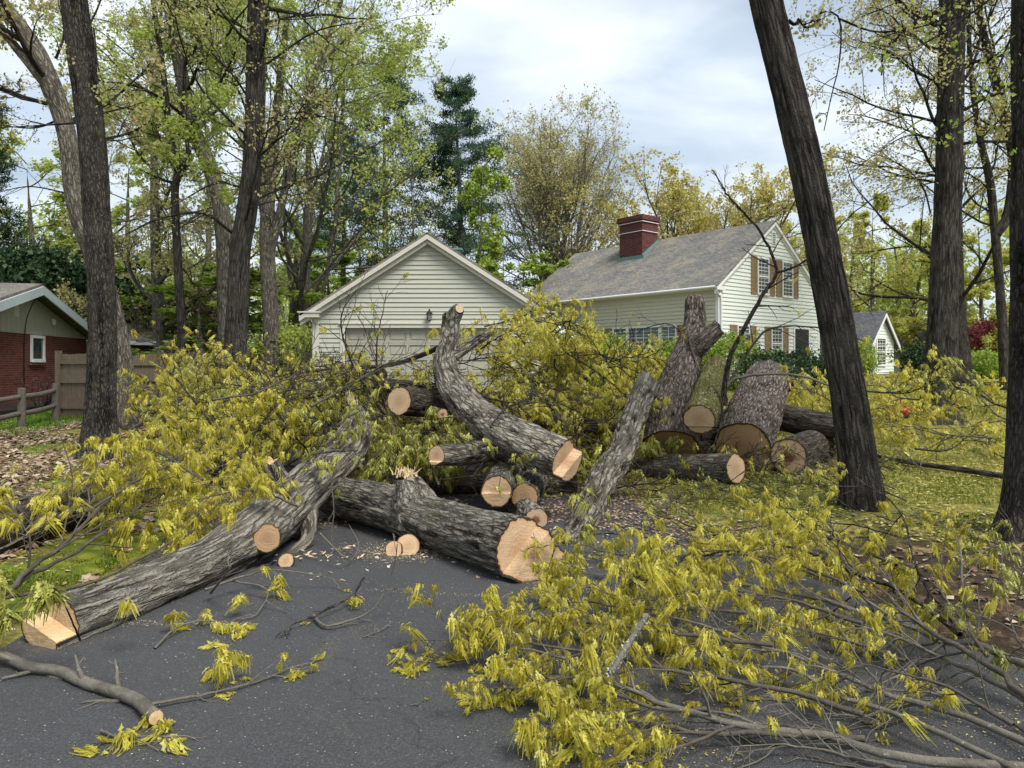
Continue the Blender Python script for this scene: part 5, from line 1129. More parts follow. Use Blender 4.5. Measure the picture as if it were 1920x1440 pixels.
# L6, L7
log_thing('stubby log with a stepped cut face, lying behind the thickest front log', [P(932, 920, 7.0), P(948, 885, 8.0), P(960, 865, 9.2)], [.148, .16, .16], 'bark_log', cap(UPV, -.08, .05, .05, 0, .004), None, 'cut_pale', seed=16, sides=72)
log_thing('shaded log end half hidden behind leaves, right of the stepped stubby log', [P(984, 932, 7.1), P(1000, 905, 8.0), P(1010, 890, 9.0)], [.135, .15, .15], 'bark_log', cap(), None, 'cut_brown', seed=17, sides=64)
log_thing('mossy low log behind the notched end of the thickest front log', [P(1005, 975, 6.6), P(960, 930, 7.9)], [.11, .13], 'bark_scaly', cap(), None, 'cut_rot', seed=18, sides=56)
# L8
log_thing('pale rough-barked limb slanting down through the middle of the pile', [P(1217, 722, 9.4), P(1187, 782, 9.0), P(1166, 848, 8.3), P(1131, 900, 7.6), P(1095, 975, 6.9), P(1058, 1040, 6.3)], [.16, .15, .138, .142, .125, .11], 'bark_limb', cap((1, 0, 0), .2, .3, .06), None, 'deadwood', seed=19, sides=90, amp=.036, freq=13, fz=3.6, lump=.22)
# L9
log_thing('horizontal log with a pale cut end lying in front of the two massive logs', [P(1176, 878, 10.2), P(1280, 879, 9.5), P(1380, 879, 8.8)], [.185, .182, .18], 'bark_log', None, cap(), seed=20, sides=84)
# L10 forked upright
log_thing('massive leaning log with a forked broken top and a dark cut base', [P(1258, 838, 10.2), P(1262, 770, 10.6), P(1280, 690, 11.1), P(1302, 620, 11.5), P(1303, 562, 11.7)], [.40, .35, .26, .185, .15], 'bark_brown', cap((0, 0, -1), -9), None, 'cut_brown', seed=22, sides=120, amp=.016, freq=22, fz=6, lump=.07, step=.025,
    stubs=[([P(1290, 672, 11.2), P(1320, 640, 11.1), P(1347, 614, 11.05)], [.17, .145, .125], cap((1, 0, .3), 0, .3, .04), 'bark_brown'), ([P(1303, 566, 11.68), P(1301, 556, 11.72)], [.14, .11], cap(), 'deadwood')])
# L11 mossy
log_thing('mossy log with a round cracked cut end between the two massive logs', [P(1311, 787, 9.2), P(1328, 745, 10.0), P(1345, 690, 11.0)], [.205, .215, .20], 'bark_moss', cap(UPV, -.45, .03, -.03, 0, .003), None, 'cut_pale', seed=23, sides=90, freq=24)
# L12
log_thing('massive brown log with the largest dark cut face, resting against the pile', [P(1392, 840, 9.85), P(1412, 780, 10.9), P(1440, 712, 12.0)], [.375, .40, .36], 'bark_brown', cap(), None, 'cut_brown', seed=24, sides=120, freq=22, fz=6, step=.025,
    stubs=[([P(1450, 735, 11.8), P(1470, 727, 11.7), P(1482, 724, 11.65)], [.13, .09, .08], cap(), 'cut_yellow')])
# L13
log_thing('log with a red-brown rotten heart in its cut end, rightmost of the pile', [P(1478, 856, 9.6), P(1530, 835, 11.0), P(1560, 825, 12.0)], [.24, .245, .25], 'bark_dark', cap(), None, 'cut_rot', seed=25, sides=90)
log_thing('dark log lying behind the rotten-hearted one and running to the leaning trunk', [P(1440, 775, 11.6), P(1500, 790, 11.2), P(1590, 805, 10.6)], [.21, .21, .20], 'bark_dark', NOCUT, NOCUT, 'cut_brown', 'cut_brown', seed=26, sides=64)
log_thing('added dark log standing in for shadow between the two massive logs', [P(1290, 812, 10.9), P(1350, 800, 11.4), P(1420, 790, 12.2)], [.25, .26, .25], 'bark_dark', NOCUT, NOCUT, seed=61, sides=48, step=.04)  # added fill log, darkens the gap behind the massive logs
log_thing('added dark log filling the shadow under the mossy one with the cracked cut end', [P(1300, 855, 10.6), P(1360, 850, 11.2)], [.22, .22], 'bark_dark', NOCUT, NOCUT, 'cut_brown', 'cut_brown', seed=62, sides=48, step=.04)  # second added fill log, keeps the same gap dark lower down
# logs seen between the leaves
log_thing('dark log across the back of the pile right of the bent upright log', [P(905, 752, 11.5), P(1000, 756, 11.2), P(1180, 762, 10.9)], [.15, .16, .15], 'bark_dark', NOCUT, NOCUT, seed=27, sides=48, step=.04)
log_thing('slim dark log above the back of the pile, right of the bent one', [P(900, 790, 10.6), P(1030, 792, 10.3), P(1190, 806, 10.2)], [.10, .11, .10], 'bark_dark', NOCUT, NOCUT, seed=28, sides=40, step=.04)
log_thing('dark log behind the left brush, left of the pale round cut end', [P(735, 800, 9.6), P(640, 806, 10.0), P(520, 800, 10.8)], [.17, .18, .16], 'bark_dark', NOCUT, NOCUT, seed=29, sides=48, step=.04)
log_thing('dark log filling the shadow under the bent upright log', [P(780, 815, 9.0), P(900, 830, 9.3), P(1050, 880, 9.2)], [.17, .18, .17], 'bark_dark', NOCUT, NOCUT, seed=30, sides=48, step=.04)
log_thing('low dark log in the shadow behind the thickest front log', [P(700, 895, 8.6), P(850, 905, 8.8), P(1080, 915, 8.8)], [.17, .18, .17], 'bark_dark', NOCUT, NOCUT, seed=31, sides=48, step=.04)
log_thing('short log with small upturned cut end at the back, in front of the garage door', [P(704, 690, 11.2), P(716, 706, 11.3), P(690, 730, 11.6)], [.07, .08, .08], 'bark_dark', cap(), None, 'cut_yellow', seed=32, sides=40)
log_thing('dark limb lying behind the round pale cut end', [P(640, 728, 11.4), P(720, 722, 11.0), P(830, 735, 10.4)], [.09, .10, .10], 'bark_dark', NOCUT, NOCUT, 'cut_yellow', seed=33, sides=40, step=.04)
log_thing('long dark log on the lawn at the far left behind the yellow branches', [Q(-60, 1010, .17), Q(120, 955, .18), Q(300, 905, .18), Q(440, 872, .18)], [.19, .20, .19, .17], 'bark_dark', None, NOCUT, seed=34, sides=56, step=.03)
log_thing('slim fallen limb crossing the right lawn behind the leaning oak', [Q(1625, 850, .05), Q(1700, 866, .06), Q(1800, 880, .07), Q(1885, 893, .06)], [.02, .03, .038, .036], 'bark_dark', NOCUT, NOCUT, seed=35, sides=24, step=.04, amp=.006, name='fallen_limb')
log_thing('dark log lying at the right edge of the pile on the lawn', [P(1500, 835, 11.8), P(1570, 842, 11.6)], [.17, .16], 'bark_dark', NOCUT, NOCUT, seed=36, sides=48, step=.04)
# round slices under the main log
def slice_(label, px, py, r, tilt, seed, th=.06):
    c = Q(px, py, .0); c[2] += r * .72; n = nrm(V3(.15 * tilt, -1, .45)); log_thing(label, [c, c - n * th], [r, r], 'bark_dark', NOCUT, NOCUT, 'cut_pale', 'cut_pale', seed=seed, sides=48, amp=.006, name='wood_slice')
slice_('small pale round wood slice leaning under the thickest front log', 738, 1042, .072, -1, 41)
slice_('larger tan wood slice leaning under the thickest front log', 765, 1040, .10, 1, 42)
slice_('thin crescent wood slice lying on the asphalt beside the stub of the long grey log', 536, 1062, .06, 0, 43, .03)
# red thing on the lawn
c = P(1692, 768, 15.8); z = float(terr(c[0], c[1])); t = thing('red_toy', (c[0], c[1], z), 'crumpled red plastic toy car lying on the right lawn between the oaks', 'toy')
def blob(ma, c, rx, ry, rz, seed, n=24, rough=.25):
    th, ph = np.meshgrid(np.linspace(0, 2*np.pi, n, endpoint=False), np.linspace(0.05, np.pi-.05, n//2)); u = np.stack([np.cos(th)*np.sin(ph), np.sin(th)*np.sin(ph), np.cos(ph)], -1)
    rr = 1 + rough * (fbm(u * 2.5 + seed, 3, seed) - .5) * 2; V = u * rr[..., None] * V3(rx, ry, rz) + c; i = np.arange(n//2-1)[:, None]*n; k = np.arange(n)[None]; k2 = (k+1) % n
    ma.add(V, [np.stack([i+k, i+n+k, i+n+k2, i+k2], -1).reshape(-1, 4), np.array([tuple(range(n))])], smooth=True)
ma = MA(); blob(ma, V3(c[0], c[1], z+.20), .33, .2, .13, 3); blob(ma, V3(c[0]-.02, c[1], z+.33), .18, .15, .13, 4); build('toy_body', ma, M['red'], t)
for dx_ in (-.15, .16):
    for dy_ in (-.14, .12):
        ma = MA(); log_surface(ma, [V3(c[0]+dx_, c[1]+dy_-.02, z+.07), V3(c[0]+dx_, c[1]+dy_+.03, z+.07)], [.07, .07], .02, 16, 0, 5, 1, 1, 0, cap0=cap(), cap1=cap(), capma=ma); build('wheel', ma, M['black'], t)
# long grey limb in front of the garage door
log_thing('slim grey limb reaching left from the bent upright log in front of the garage door', [P(822, 652, 9.4), P(795, 664, 9.5), P(750, 680, 9.8), P(700, 688, 10.1), P(640, 689, 10.5), P(560, 700, 11)], [.036, .034, .030, .026, .02, .012], 'bark_dark', seed=37, sides=20, step=.04, amp=.003, name='fallen_limb')
# ------------------------------------------------------------------ cut branches with their leaves
SEED = [500]
def branch(label, pts, r0, r1=None, cat='branch', group=None, name='fallen_branch', side=9, slen=.5, sub=4, density=1.0, temps=None, tsc=1.0, wood='twig', leaf='leaf_y', t0=.15, floor=.012, leaf_t0=.0, wander=.12, droop=-.12, ang=(.4, 1.0), n=22, sides=7, cutend=False, slen_prof=.5, tone=0.0, minr=.0022, flat=.8, along=0, jit=.0045):
    SEED[0] += 1; rng = np.random.default_rng(SEED[0]); temps = temps or T_NEAR
    p = cr(pts, n); p[1:-1] += rng.normal(0, jit, (n-2, 3)) * np.linalg.norm(p[-1]-p[0]) * .5; P0 = p[None]
    base = tuple(p.mean(0)); t = thing(name, base, label, cat, group)
    r1 = r1 or r0 * .25; rad = (r0 + (r1 - r0) * np.linspace(0, 1, n) ** .8)[None]
    mw = MA(); tubes(mw, P0, rad, sides)
    lm = MA(); L = np.linalg.norm(np.diff(p, axis=0), axis=1).sum()
    q = [P0[:, -1]]
    if side:
        S, D, R, u = spawn(P0, rad, side, t0, .99, *ang, rng, flat=flat); Ls = slen * (1 - slen_prof * np.abs(u - .4)) * rng.uniform(.5, 1.35, len(u))
        p1 = grow(S, D, Ls, 8, wander, (0, 0, droop), rng, floor); r1_ = taper(np.maximum(R * .5, minr * 1.6), 8, .4); tubes(mw, p1, r1_, 5)
        S, D, R, u2 = spawn(p1, r1_, sub, .25, .98, .4, 1.0, rng, flat=flat); L2 = np.repeat(Ls, sub) * .42 * (1.2 - .6*u2) * rng.uniform(.5, 1.3, len(u2))
        p2 = grow(S, D, L2, 5, wander * 1.3, (0, 0, droop), rng, floor); r2_ = taper(np.maximum(R * .55, minr), 5, .6); tubes(mw, p2, r2_, 4)
        q += [p1[:, -1], p2[:, -1], p2[:, 3], p1[:, 5]]
        us = [np.ones(1), u, np.repeat(u, sub), np.repeat(u, sub), u]
    else: us = [np.ones(1)]
    if along: k = (np.linspace(.3, .97, along) * (n-1)).astype(int); q.append(P0[0, k]); us.append(np.ones(along))
    q = np.concatenate(q); us = np.concatenate(us)
    keep = (rng.random(len(q)) < density) & (us >= leaf_t0)
    tufts(lm, q[keep], tsc, rng, temps, tone)
    build('wood', mw, M[wood], t)
    if cutend:
        d = nrm(p[1] - p[0]); cm = MA(); cone_pts = None; th = np.arange(12) / 12 * 2*np.pi; a = nrm(np.cross(d, V3(0, 0, 1))); b = np.cross(d, a); V = np.array([p[0] - d*.004 + (a*math.cos(x) + b*math.sin(x)) * r0 * 1.02 for x in th] + [p[0] - d*.006])
        F = np.array([(i, (i+1) % 12, 12) for i in range(12)]); cm.add(V, F, bk=V - p[0], rn=np.r_[np.ones(12)*.93, 0]); build('cut_end', cm, M['cut_yellow'], t)
    if lm.n: build('leaves', lm, M[leaf], t)
    return t
GR = 'leafy branches of the brush pile at the front right'
def QQ(l): return [Q(x, y, h) for x, y, h in l]
def fr(label, l, r0, **k):
    l = [(x, y, h * .72) for x, y, h in l]; k['tsc'] = k.get('tsc', .70); k['sub'] = k.get('sub', 6); k['side'] = int(k.get('side', 9) * 1.15); k.setdefault('sides', 8); return branch(label, QQ(l), r0, group=GR, **{**k, 'density': k.get('density', .9) * .72})
fr('thick grey branch running along the bottom right of the front brush', [(2120, 1475, .10), (1920, 1440, .10), (1677, 1417, .10), (1550, 1380, .10), (1400, 1360, .12), (1277, 1333, .16), (1197, 1297, .20), (1117, 1263, .22), (1050, 1228, .22), (960, 1215, .20)], .024, side=16, slen=.40, t0=.38, leaf_t0=.55, wood='limb_grey', density=.85)
fr('grey branch just above the bottom one, its leafy tip on the left', [(2060, 1440, .14), (1920, 1387, .16), (1801, 1342, .16), (1677, 1305, .18), (1580, 1267, .2), (1497, 1230, .24), (1426, 1211, .26), (1300, 1165, .3), (1200, 1150, .3)], .019, side=16, slen=.42, t0=.3, leaf_t0=.5, wood='limb_grey')
fr('curving branch crossing the dark asphalt at the lower right', [(2000, 1490, .1), (1857, 1421, .12), (1677, 1335, .14), (1572, 1305, .16), (1490, 1256, .2), (1404, 1250, .2), (1330, 1250, .2)], .017, side=12, slen=.35, t0=.3, leaf_t0=.45, density=.6, wood='limb_grey')
fr('pale branch through the middle of the front brush', [(2080, 1290, .3), (1920, 1245, .30), (1827, 1207, .30), (1763, 1200, .28), (1677, 1162, .30), (1595, 1143, .30), (1520, 1117, .32), (1437, 1102, .32), (1340, 1090, .32), (1230, 1100, .3)], .024, side=20, slen=.45, t0=.3, leaf_t0=.4, wood='limb_grey')
fr('steep branch rising left from the right edge of the front brush', [(2050, 1400, .25), (1920, 1305, .28), (1857, 1248, .32), (1763, 1196, .36), (1689, 1143, .40), (1655, 1106, .42), (1580, 1060, .45), (1500, 1020, .45)], .020, side=16, slen=.45, t0=.3, leaf_t0=.5, wood='twig')
fr('long arching branch over the top of the front brush', [(1800, 1190, .35), (1700, 1115, .42), (1602, 1076, .45), (1527, 1038, .48), (1415, 1020, .5), (1340, 1038, .48), (1250, 1060, .42), (1180, 1085, .36)], .015, side=18, slen=.45, t0=.15, leaf_t0=.2, wood='twig_dark')
fr('upright wiry branch standing up from the front brush toward the leaning oak', [(1790, 1175, .25), (1733, 1095, .45), (1711, 1035, .6), (1688, 960, .80), (1632, 915, .90), (1565, 912, .9)], .011, side=9, slen=.4, t0=.2, density=.35, wood='twig_dark')
fr('crooked whitish twig standing at the right of the front brush', [(1830, 1215, .2), (1823, 1190, .3), (1805, 1110, .5), (1801, 1034, .75), (1790, 1000, .85)], .013, side=7, slen=.35, t0=.2, density=.6, wood='limb_grey')
fr('thin branch reaching left across the pale end of the thickest log', [(1560, 1090, .4), (1430, 1045, .42), (1310, 1042, .40), (1193, 1045, .36), (1100, 1025, .34), (1033, 1022, .34), (985, 1030, .38)], .010, side=10, slen=.25, t0=.35, density=.45, wood='twig')
fr('branch whose leafy tip is the far left end of the front brush', [(1620, 1340, .18), (1500, 1300, .2), (1400, 1280, .22), (1243, 1253, .24), (1133, 1227, .24), (1020, 1210, .22), (940, 1205, .2), (860, 1200, .17), (838, 1200, .15)], .014, side=20, slen=.36, t0=.2, leaf_t0=.25)
fr('low branch of the front brush along the asphalt', [(1620, 1385, .08), (1400, 1375, .1), (1310, 1375, .1), (1207, 1353, .12), (1147, 1357, .12), (1080, 1362, .10)], .014, side=9, slen=.28, t0=.3, leaf_t0=.35, density=.7)
fr('forked low branch ending in leaves at the bottom edge', [(1550, 1370, .1), (1400, 1357, .12), (1300, 1390, .12), (1210, 1425, .12), (1130, 1432, .14)], .011, side=9, slen=.26, t0=.4, leaf_t0=.5, density=.9)
fr('leafy spray at the upper left of the front brush', [(1420, 1150, .3), (1250, 1140, .32), (1163, 1140, .33), (1100, 1127, .32), (1010, 1140, .28), (910, 1150, .2)], .011, side=16, slen=.34, t0=.1)
fr('leafy spray in the centre left of the front brush', [(1450, 1210, .3), (1300, 1190, .3), (1180, 1175, .3), (1060, 1165, .28), (960, 1170, .26), (905, 1180, .22)], .012, side=18, slen=.34, t0=.15)
fr('leafy spray over the middle of the front brush', [(1620, 1170, .4), (1500, 1130, .42), (1400, 1110, .42), (1300, 1110, .4), (1220, 1130, .36)], .012, side=18, slen=.38, t0=.1)
fr('leafy spray along the upper edge of the front brush', [(1680, 1060, .5), (1560, 1010, .5), (1450, 985, .5), (1350, 1000, .48), (1250, 1015, .42)], .012, side=18, slen=.40, t0=.1)
fr('leafy spray at the lower left corner of the front brush', [(1330, 1330, .15), (1240, 1330, .17), (1150, 1300, .2), (1060, 1270, .2), (985, 1290, .16), (940, 1290, .13)], .010, side=16, slen=.30, t0=.15)
fr('small leafy spray hanging lowest at the left of the front brush', [(1200, 1330, .12), (1120, 1340, .13), (1060, 1360, .12), (1030, 1385, .12)], .008, side=9, slen=.22, t0=.2)
fr('leafy spray at the right end of the front brush', [(1850, 1230, .35), (1780, 1130, .45), (1720, 1070, .5), (1640, 1040, .5)], .010, side=12, slen=.36, t0=.1, density=.8)
fr('leafy spray hanging in the lower middle right of the front brush', [(1900, 1360, .3), (1780, 1290, .35), (1680, 1260, .36), (1600, 1240, .36)], .010, side=7, slen=.28, t0=.2, density=.45)
fr('leafy spray hanging over the asphalt in the lower middle', [(1700, 1240, .35), (1600, 1205, .34), (1500, 1180, .32), (1400, 1170, .3), (1330, 1185, .28)], .010, side=9, slen=.30, t0=.2, density=.5)
fr('dense cascade of catkins in the upper centre of the front brush', [(1620, 1110, .5), (1500, 1060, .55), (1400, 1035, .58), (1310, 1035, .55), (1240, 1050, .48)], .010, side=18, slen=.34, t0=.1, density=1.1)
fr('leafy spray reaching toward the short log under the thick one', [(1420, 1120, .35), (1280, 1095, .38), (1180, 1085, .36), (1100, 1075, .32), (1060, 1080, .28)], .010, side=15, slen=.30, t0=.15, density=1.1)
fr('tuft of leaves on thin twigs at the far right edge', [(1990, 1300, .35), (1940, 1240, .45), (1900, 1180, .5), (1880, 1100, .6)], .009, side=8, slen=.35, t0=.2, density=.6, leaf='leaf_yg')
fr('leafy twig leaning in front of the edge trunk', [(1990, 1120, .5), (1920, 1060, .6), (1870, 1020, .65), (1820, 1010, .65)], .008, side=8, slen=.35, t0=.1, density=.6, leaf='leaf_yg')
fr('grey smooth branch in the lower right corner', [(2100, 1370, .2), (1960, 1330, .2), (1850, 1270, .22), (1760, 1230, .24), (1680, 1195, .26), (1600, 1170, .28)], .021, side=10, slen=.3, t0=.4, leaf_t0=.6, wood='limb_grey', density=.6)
fr('bare wiry branch along the lower right', [(2000, 1420, .12), (1850, 1330, .14), (1750, 1300, .16), (1650, 1290, .16), (1540, 1255, .18)], .012, side=12, slen=.4, t0=.2, density=.08, wood='limb_grey')
fr('bare wiry twigs at the bottom edge right of centre', [(1700, 1440, .06), (1600, 1420, .07), (1500, 1400, .07), (1380, 1410, .05)], .009, side=12, slen=.35, t0=.1, density=.05, wood='limb_grey')
fr('tall loop of bare twigs above the front brush', [(1640, 1150, .3), (1580, 1050, .5), (1560, 990, .6), (1500, 960, .65), (1420, 940, .65)], .008, side=10, slen=.4, t0=.2, density=.3, wood='twig_dark')
# lichen-covered stub
t = branch('short stub crusted with pale lichen inside the front brush', QQ([(1212, 1155, .40), (1195, 1180, .38), (1175, 1212, .36), (1152, 1250, .34), (1143, 1262, .33)]), .016, .012, side=5, slen=.06, sub=2, density=0, wood='limb_grey', group=GR, name='lichen_stub')
rng = np.random.default_rng(66); sp = cr(QQ([(1212, 1155, .40), (1175, 1212, .36), (1143, 1262, .33)]), 60); ma = MA(); q = sp[rng.integers(0, 60, 420)] + nrm(rng.normal(0, 1, (420, 3))) * .014; diamonds(ma, q, .010, rng, 0, .5); build('lichen', ma, M['lichen'], t)
# sparse leafy twigs in the middle distance right of the horizontal log
G2 = 'thin leafy branches lying on the right of the log pile'
for l, r, s, de in [([(1560, 1010, .1), (1480, 970, .15), (1400, 945, .15), (1330, 935, .15)], .009, 8, .3), ([(1440, 1030, .1), (1330, 1000, .15), (1250, 970, .15), (1170, 955, .12)], .009, 8, .3), ([(1350, 1060, .1), (1290, 1000, .2), (1250, 950, .3), (1330, 890, .45)], .007, 5, .08),
                    ([(1600, 960, .1), (1540, 915, .2), (1480, 905, .2), (1420, 905, .2)], .007, 5, .15), ([(1230, 1010, .1), (1150, 1000, .15), (1100, 1005, .2)], .007, 7, .5), ([(1700, 1010, .1), (1600, 985, .15), (1500, 975, .15), (1400, 965, .15)], .009, 9, .25)]:
    branch('thin leafy branch on the ground between the horizontal log and the front brush', QQ(l), r, side=s, slen=.45, density=de, group=G2, wood='twig_dark', leaf='leaf_yg')
# left: fan of long branches over the bank
GL = 'long leafy branches over the left lawn'
def lf_(label, l, r0, **k): k.setdefault('sides', 8); k['density'] = k.get('density', .95) * .72; return branch(label, QQ(l), r0, group=GL, **k)
lf_('long dark branch fanning right from the left edge, upper one', [(-40, 1150, .1), (11, 1110, .2), (56, 1069, .25), (124, 1016, .32), (180, 960, .42), (240, 907, .5), (300, 890, .5), (380, 900, .45)], .022, side=18, slen=.65, t0=.35, leaf_t0=.45)
lf_('long grey branch fanning right from the left edge, middle one', [(-30, 1140, .15), (56, 1076, .22), (124, 1046, .25), (187, 1005, .3), (262, 952, .38), (337, 907, .46), (400, 875, .5), (460, 870, .5)], .018, side=18, slen=.6, t0=.35, leaf_t0=.45)
lf_('dark branch lying low along the mossy bank', [(-30, 1135, .06), (30, 1117, .10), (150, 1099, .12), (262, 1050, .18), (311, 1020, .22), (380, 985, .28), (440, 950, .3)], .016, side=12, slen=.4, t0=.3, leaf_t0=.5)
lf_('upright twig with leaf tufts near the left edge', [(40, 1080, .2), (52, 1069, .25), (56, 1012, .45), (41, 982, .55), (10, 930, .7)], .011, side=9, slen=.35, t0=.3, density=.8)
lf_('leafy spray over the base of the leftmost trunk', [(-60, 960, .3), (60, 930, .4), (160, 900, .5), (260, 870, .6), (330, 860, .65)], .013, side=18, slen=.65, t0=.3, density=.8)
lf_('dense leafy spray in the middle of the left brush', [(60, 990, .3), (180, 940, .45), (300, 915, .5), (400, 910, .5), (480, 935, .4)], .012, side=20, slen=.55, t0=.3)
lf_('dense leafy spray above the grey log', [(160, 960, .5), (280, 890, .65), (380, 850, .75), (470, 870, .7), (500, 900, .6)], .012, side=22, slen=.6, t0=.1)
lf_('leafy spray against the leaning trunk base', [(380, 900, .6), (300, 850, .8), (230, 835, .85), (170, 850, .85)], .011, side=18, slen=.6, t0=.1)
lf_('leafy spray left of the stub on the grey log', [(560, 950, .4), (480, 920, .55), (400, 930, .5), (330, 950, .4)], .011, side=16, slen=.5, t0=.1)
lf_('twigs with hanging tufts at the left edge of the driveway', [(-80, 1230, .1), (-40, 1180, .25), (-10, 1130, .35), (10, 1090, .4)], .008, side=7, slen=.2, t0=.3, density=.8, leaf='leaf_yg')
lf_('leaf tuft draped over the cut end of the long grey log', [(150, 1200, .1), (135, 1165, .3), (110, 1110, .47), (90, 1098, .50)], .006, side=4, slen=.08, t0=.7, density=.7, leaf='leaf_yg', wood='twig_dark')
lf_('thin bare branch at the far left above the lawn log', [(-60, 900, .6), (60, 930, .5), (180, 905, .55), (300, 880, .6)], .009, side=14, slen=.5, density=.12, wood='limb_grey')
lf_('low tangle of bare twigs on the leaf litter', [(-60, 1060, .1), (40, 1010, .2), (120, 960, .3), (210, 930, .4)], .009, side=14, slen=.5, density=.15, wood='limb_grey')
branch('dark crooked limb leaning over the grey log', [P(530, 960, 7.0), P(499, 926, 7.4), P(465, 870, 8), P(405, 810, 8.4), P(350, 735, 8.8), P(310, 690, 9), P(290, 645, 9.2), P(255, 640, 9.3)], .024, group=GL, side=14, slen=.7, t0=.35, density=.25, wood='twig_dark', temps=T_NEAR)
# branches and twigs on the driveway, front left
def tw(label, l, r0, **k):
    r0 *= 1.35; k.setdefault('wood', 'limb_grey'); k.setdefault('side', 5); k.setdefault('slen', .18); k.setdefault('density', 0); k.setdefault('name', 'fallen_twig'); k.setdefault('sub', 2); return branch(label, QQ(l), r0, cat=k.pop('cat', 'twig'), group='twigs scattered on the driveway', floor=.006, **k)
branch('smooth grey cut branch lying on the asphalt in the front left corner', QQ([(292, 1345, .05), (256, 1313, .04), (213, 1296, .035), (158, 1279, .03), (111, 1258, .035), (51, 1249, .04), (0, 1228, .05), (-80, 1205, .1)]), .030, .024, side=7, slen=.28, density=0, t0=.1, wood='limb_grey', cutend=True, sides=14, n=40, sub=2, floor=.006, jit=.0012)
tw('thin twig with a leaf tuft at its right tip, beside the grey cut branch', [(286, 1320, .03), (367, 1305, .03), (419, 1294, .03), (480, 1278, .02), (512, 1266, .02), (555, 1249, .02), (590, 1240, .02)], .0065, side=6, slen=.2, density=.15, along=0, tsc=.8)
tw('small twig with tufts under the cut branch tip', [(190, 1370, .02), (225, 1382, .02), (290, 1380, .02), (318, 1382, .02)], .005, density=.3)
tw('bent twig with a pale broken end on the open asphalt', [(290, 1216, .01), (325, 1181, .05), (365, 1165, .06), (410, 1167, .05), (440, 1185, .03)], .006, density=.5)
tw('slim curved twig under the long grey log', [(384, 1106, .1), (448, 1083, .12), (512, 1068, .14), (598, 1080, .1), (653, 1095, .04)], .007, density=.12)
tw('dark twig crossing the driveway diagonally', [(683, 1083, .14), (658, 1117, .08), (598, 1151, .05), (547, 1172, .04), (517, 1194, .02)], .007, wood='twig_dark', density=.05)
tw('twig with a hooked thick end near the middle of the driveway', [(589, 1155, .03), (600, 1168, .03), (615, 1174, .03), (641, 1168, .04), (700, 1142, .08), (735, 1074, .3), (745, 1020, .5)], .008, density=.05)
tw('short arched twig leaning on the long grey log', [(395, 1112, .05), (420, 1080, .25), (432, 1063, .33), (418, 1060, .34)], .007)
tw('long thin twig trailing right from the grey log', [(432, 1088, .10), (500, 1105, .08), (482, 1150, .03), (455, 1160, .02)], .006, density=.1)
tw('twig with hanging tufts in the middle of the front asphalt', [(416, 1295, .02), (418, 1265, .08), (425, 1232, .16), (440, 1222, .18)], .005, side=3, density=.8, slen=.1)
tw('tiny curl of catkins alone on the asphalt right of centre', [(770, 1322, .01), (785, 1318, .012), (795, 1312, .012)], .002, side=2, slen=.03, density=0)
tw('tiny forked twig on the asphalt', [(680, 1195, .01), (705, 1185, .02), (730, 1175, .015)], .003, side=3, slen=.1)
tw('looping bare twig hanging off the thickest front log', [(600, 1000, .25), (640, 1040, .12), (660, 1048, .05), (672, 1020, .12), (655, 985, .25)], .006, side=2)
branch('bare twig arching in front of the shadow under the logs', [P(622, 905, 6.4), P(626, 960, 6.2), P(622, 1010, 6.0), P(640, 1045, 5.85)], .006, side=2, slen=.2, density=0, cat='twig', name='fallen_twig')
# loose tufts of leaves and catkins dropped on the asphalt
lt_ = [(448, 1118, .10, 'hanging beside the arched twig'), (326, 1152, .08, 'left of the bent twig'), (660, 1120, .05, 'under the dark diagonal twig'), (398, 1210, .015, 'flattened and orange on the open asphalt'), (412, 1170, .05, 'small one above the bent twig'), (440, 1172, .05, 'right of the small hanging one'),
       (431, 1232, .06, 'below the bent twig'), (408, 1255, .05, 'pale one lower down'), (552, 1262, .03, 'at the end of the long thin twig'), (310, 1352, .05, 'at the tip of the grey cut branch'), (236, 1375, .05, 'left of the grey cut branch tip'), (235, 1130, .30, 'stuck to the side of the long grey log'), (787, 1318, .01, 'tiny one alone right of centre'), (680, 1045, .01, 'near the shadow of the logs'), (285, 1335, .06, 'on the cut end of the grey branch')]
for k, (x, y, h, s) in enumerate(lt_):
    if k in (0, 1): h += .04
    rng = np.random.default_rng(900 + k); c = Q(x, y, h); m = 5 if k not in (12, 13) else 1; ma = MA(); q = c + rng.normal(0, .012, (m, 3)) * V3(1.3, 1.0, .4); q[:, 2] = np.maximum(q[:, 2], .02)
    tufts(ma, q, .85 if m > 1 else .5, rng, T_NEAR, .05); tag(build('leaf_tuft', ma, M['leaf_y'], base=c), 'drooping yellow-green tuft of leaves and catkins, ' + s, 'leaf tuft', 'leaf tufts dropped on the driveway')
for k, (l, r, de) in enumerate([([P(520, 880, 7.6), P(575, 850, 7.5), P(620, 800, 7.5), P(700, 760, 7.6)], .012, .35), ([P(470, 905, 7.2), P(560, 860, 7.1), P(650, 845, 7.1), P(720, 850, 7.2)], .009, .45), ([P(600, 960, 6.8), P(590, 890, 6.9), P(600, 830, 7.1), P(650, 770, 7.4)], .010, .25), ([P(540, 960, 6.1), P(548, 900, 6.3), P(590, 850, 6.6), P(600, 800, 7.0)], .009, .12),
    ([P(760, 900, 7.4), P(780, 850, 7.4), P(740, 800, 7.6), P(700, 790, 7.8)], .008, .5), ([P(700, 830, 7.8), P(780, 812, 7.6), P(850, 815, 7.4), P(945, 870, 6.9)], .009, .15), ([P(820, 900, 6.9), P(900, 890, 6.8), P(960, 880, 6.8), P(1010, 870, 6.9)], .006, .1)]):
    branch('thin twiggy branch draped over the far half of the long grey log and the pile', l, r, side=9, slen=.38, density=de, wood='twig_dark', leaf='leaf_yg', group='twigs draped over the logs', sub=3, tsc=.95)
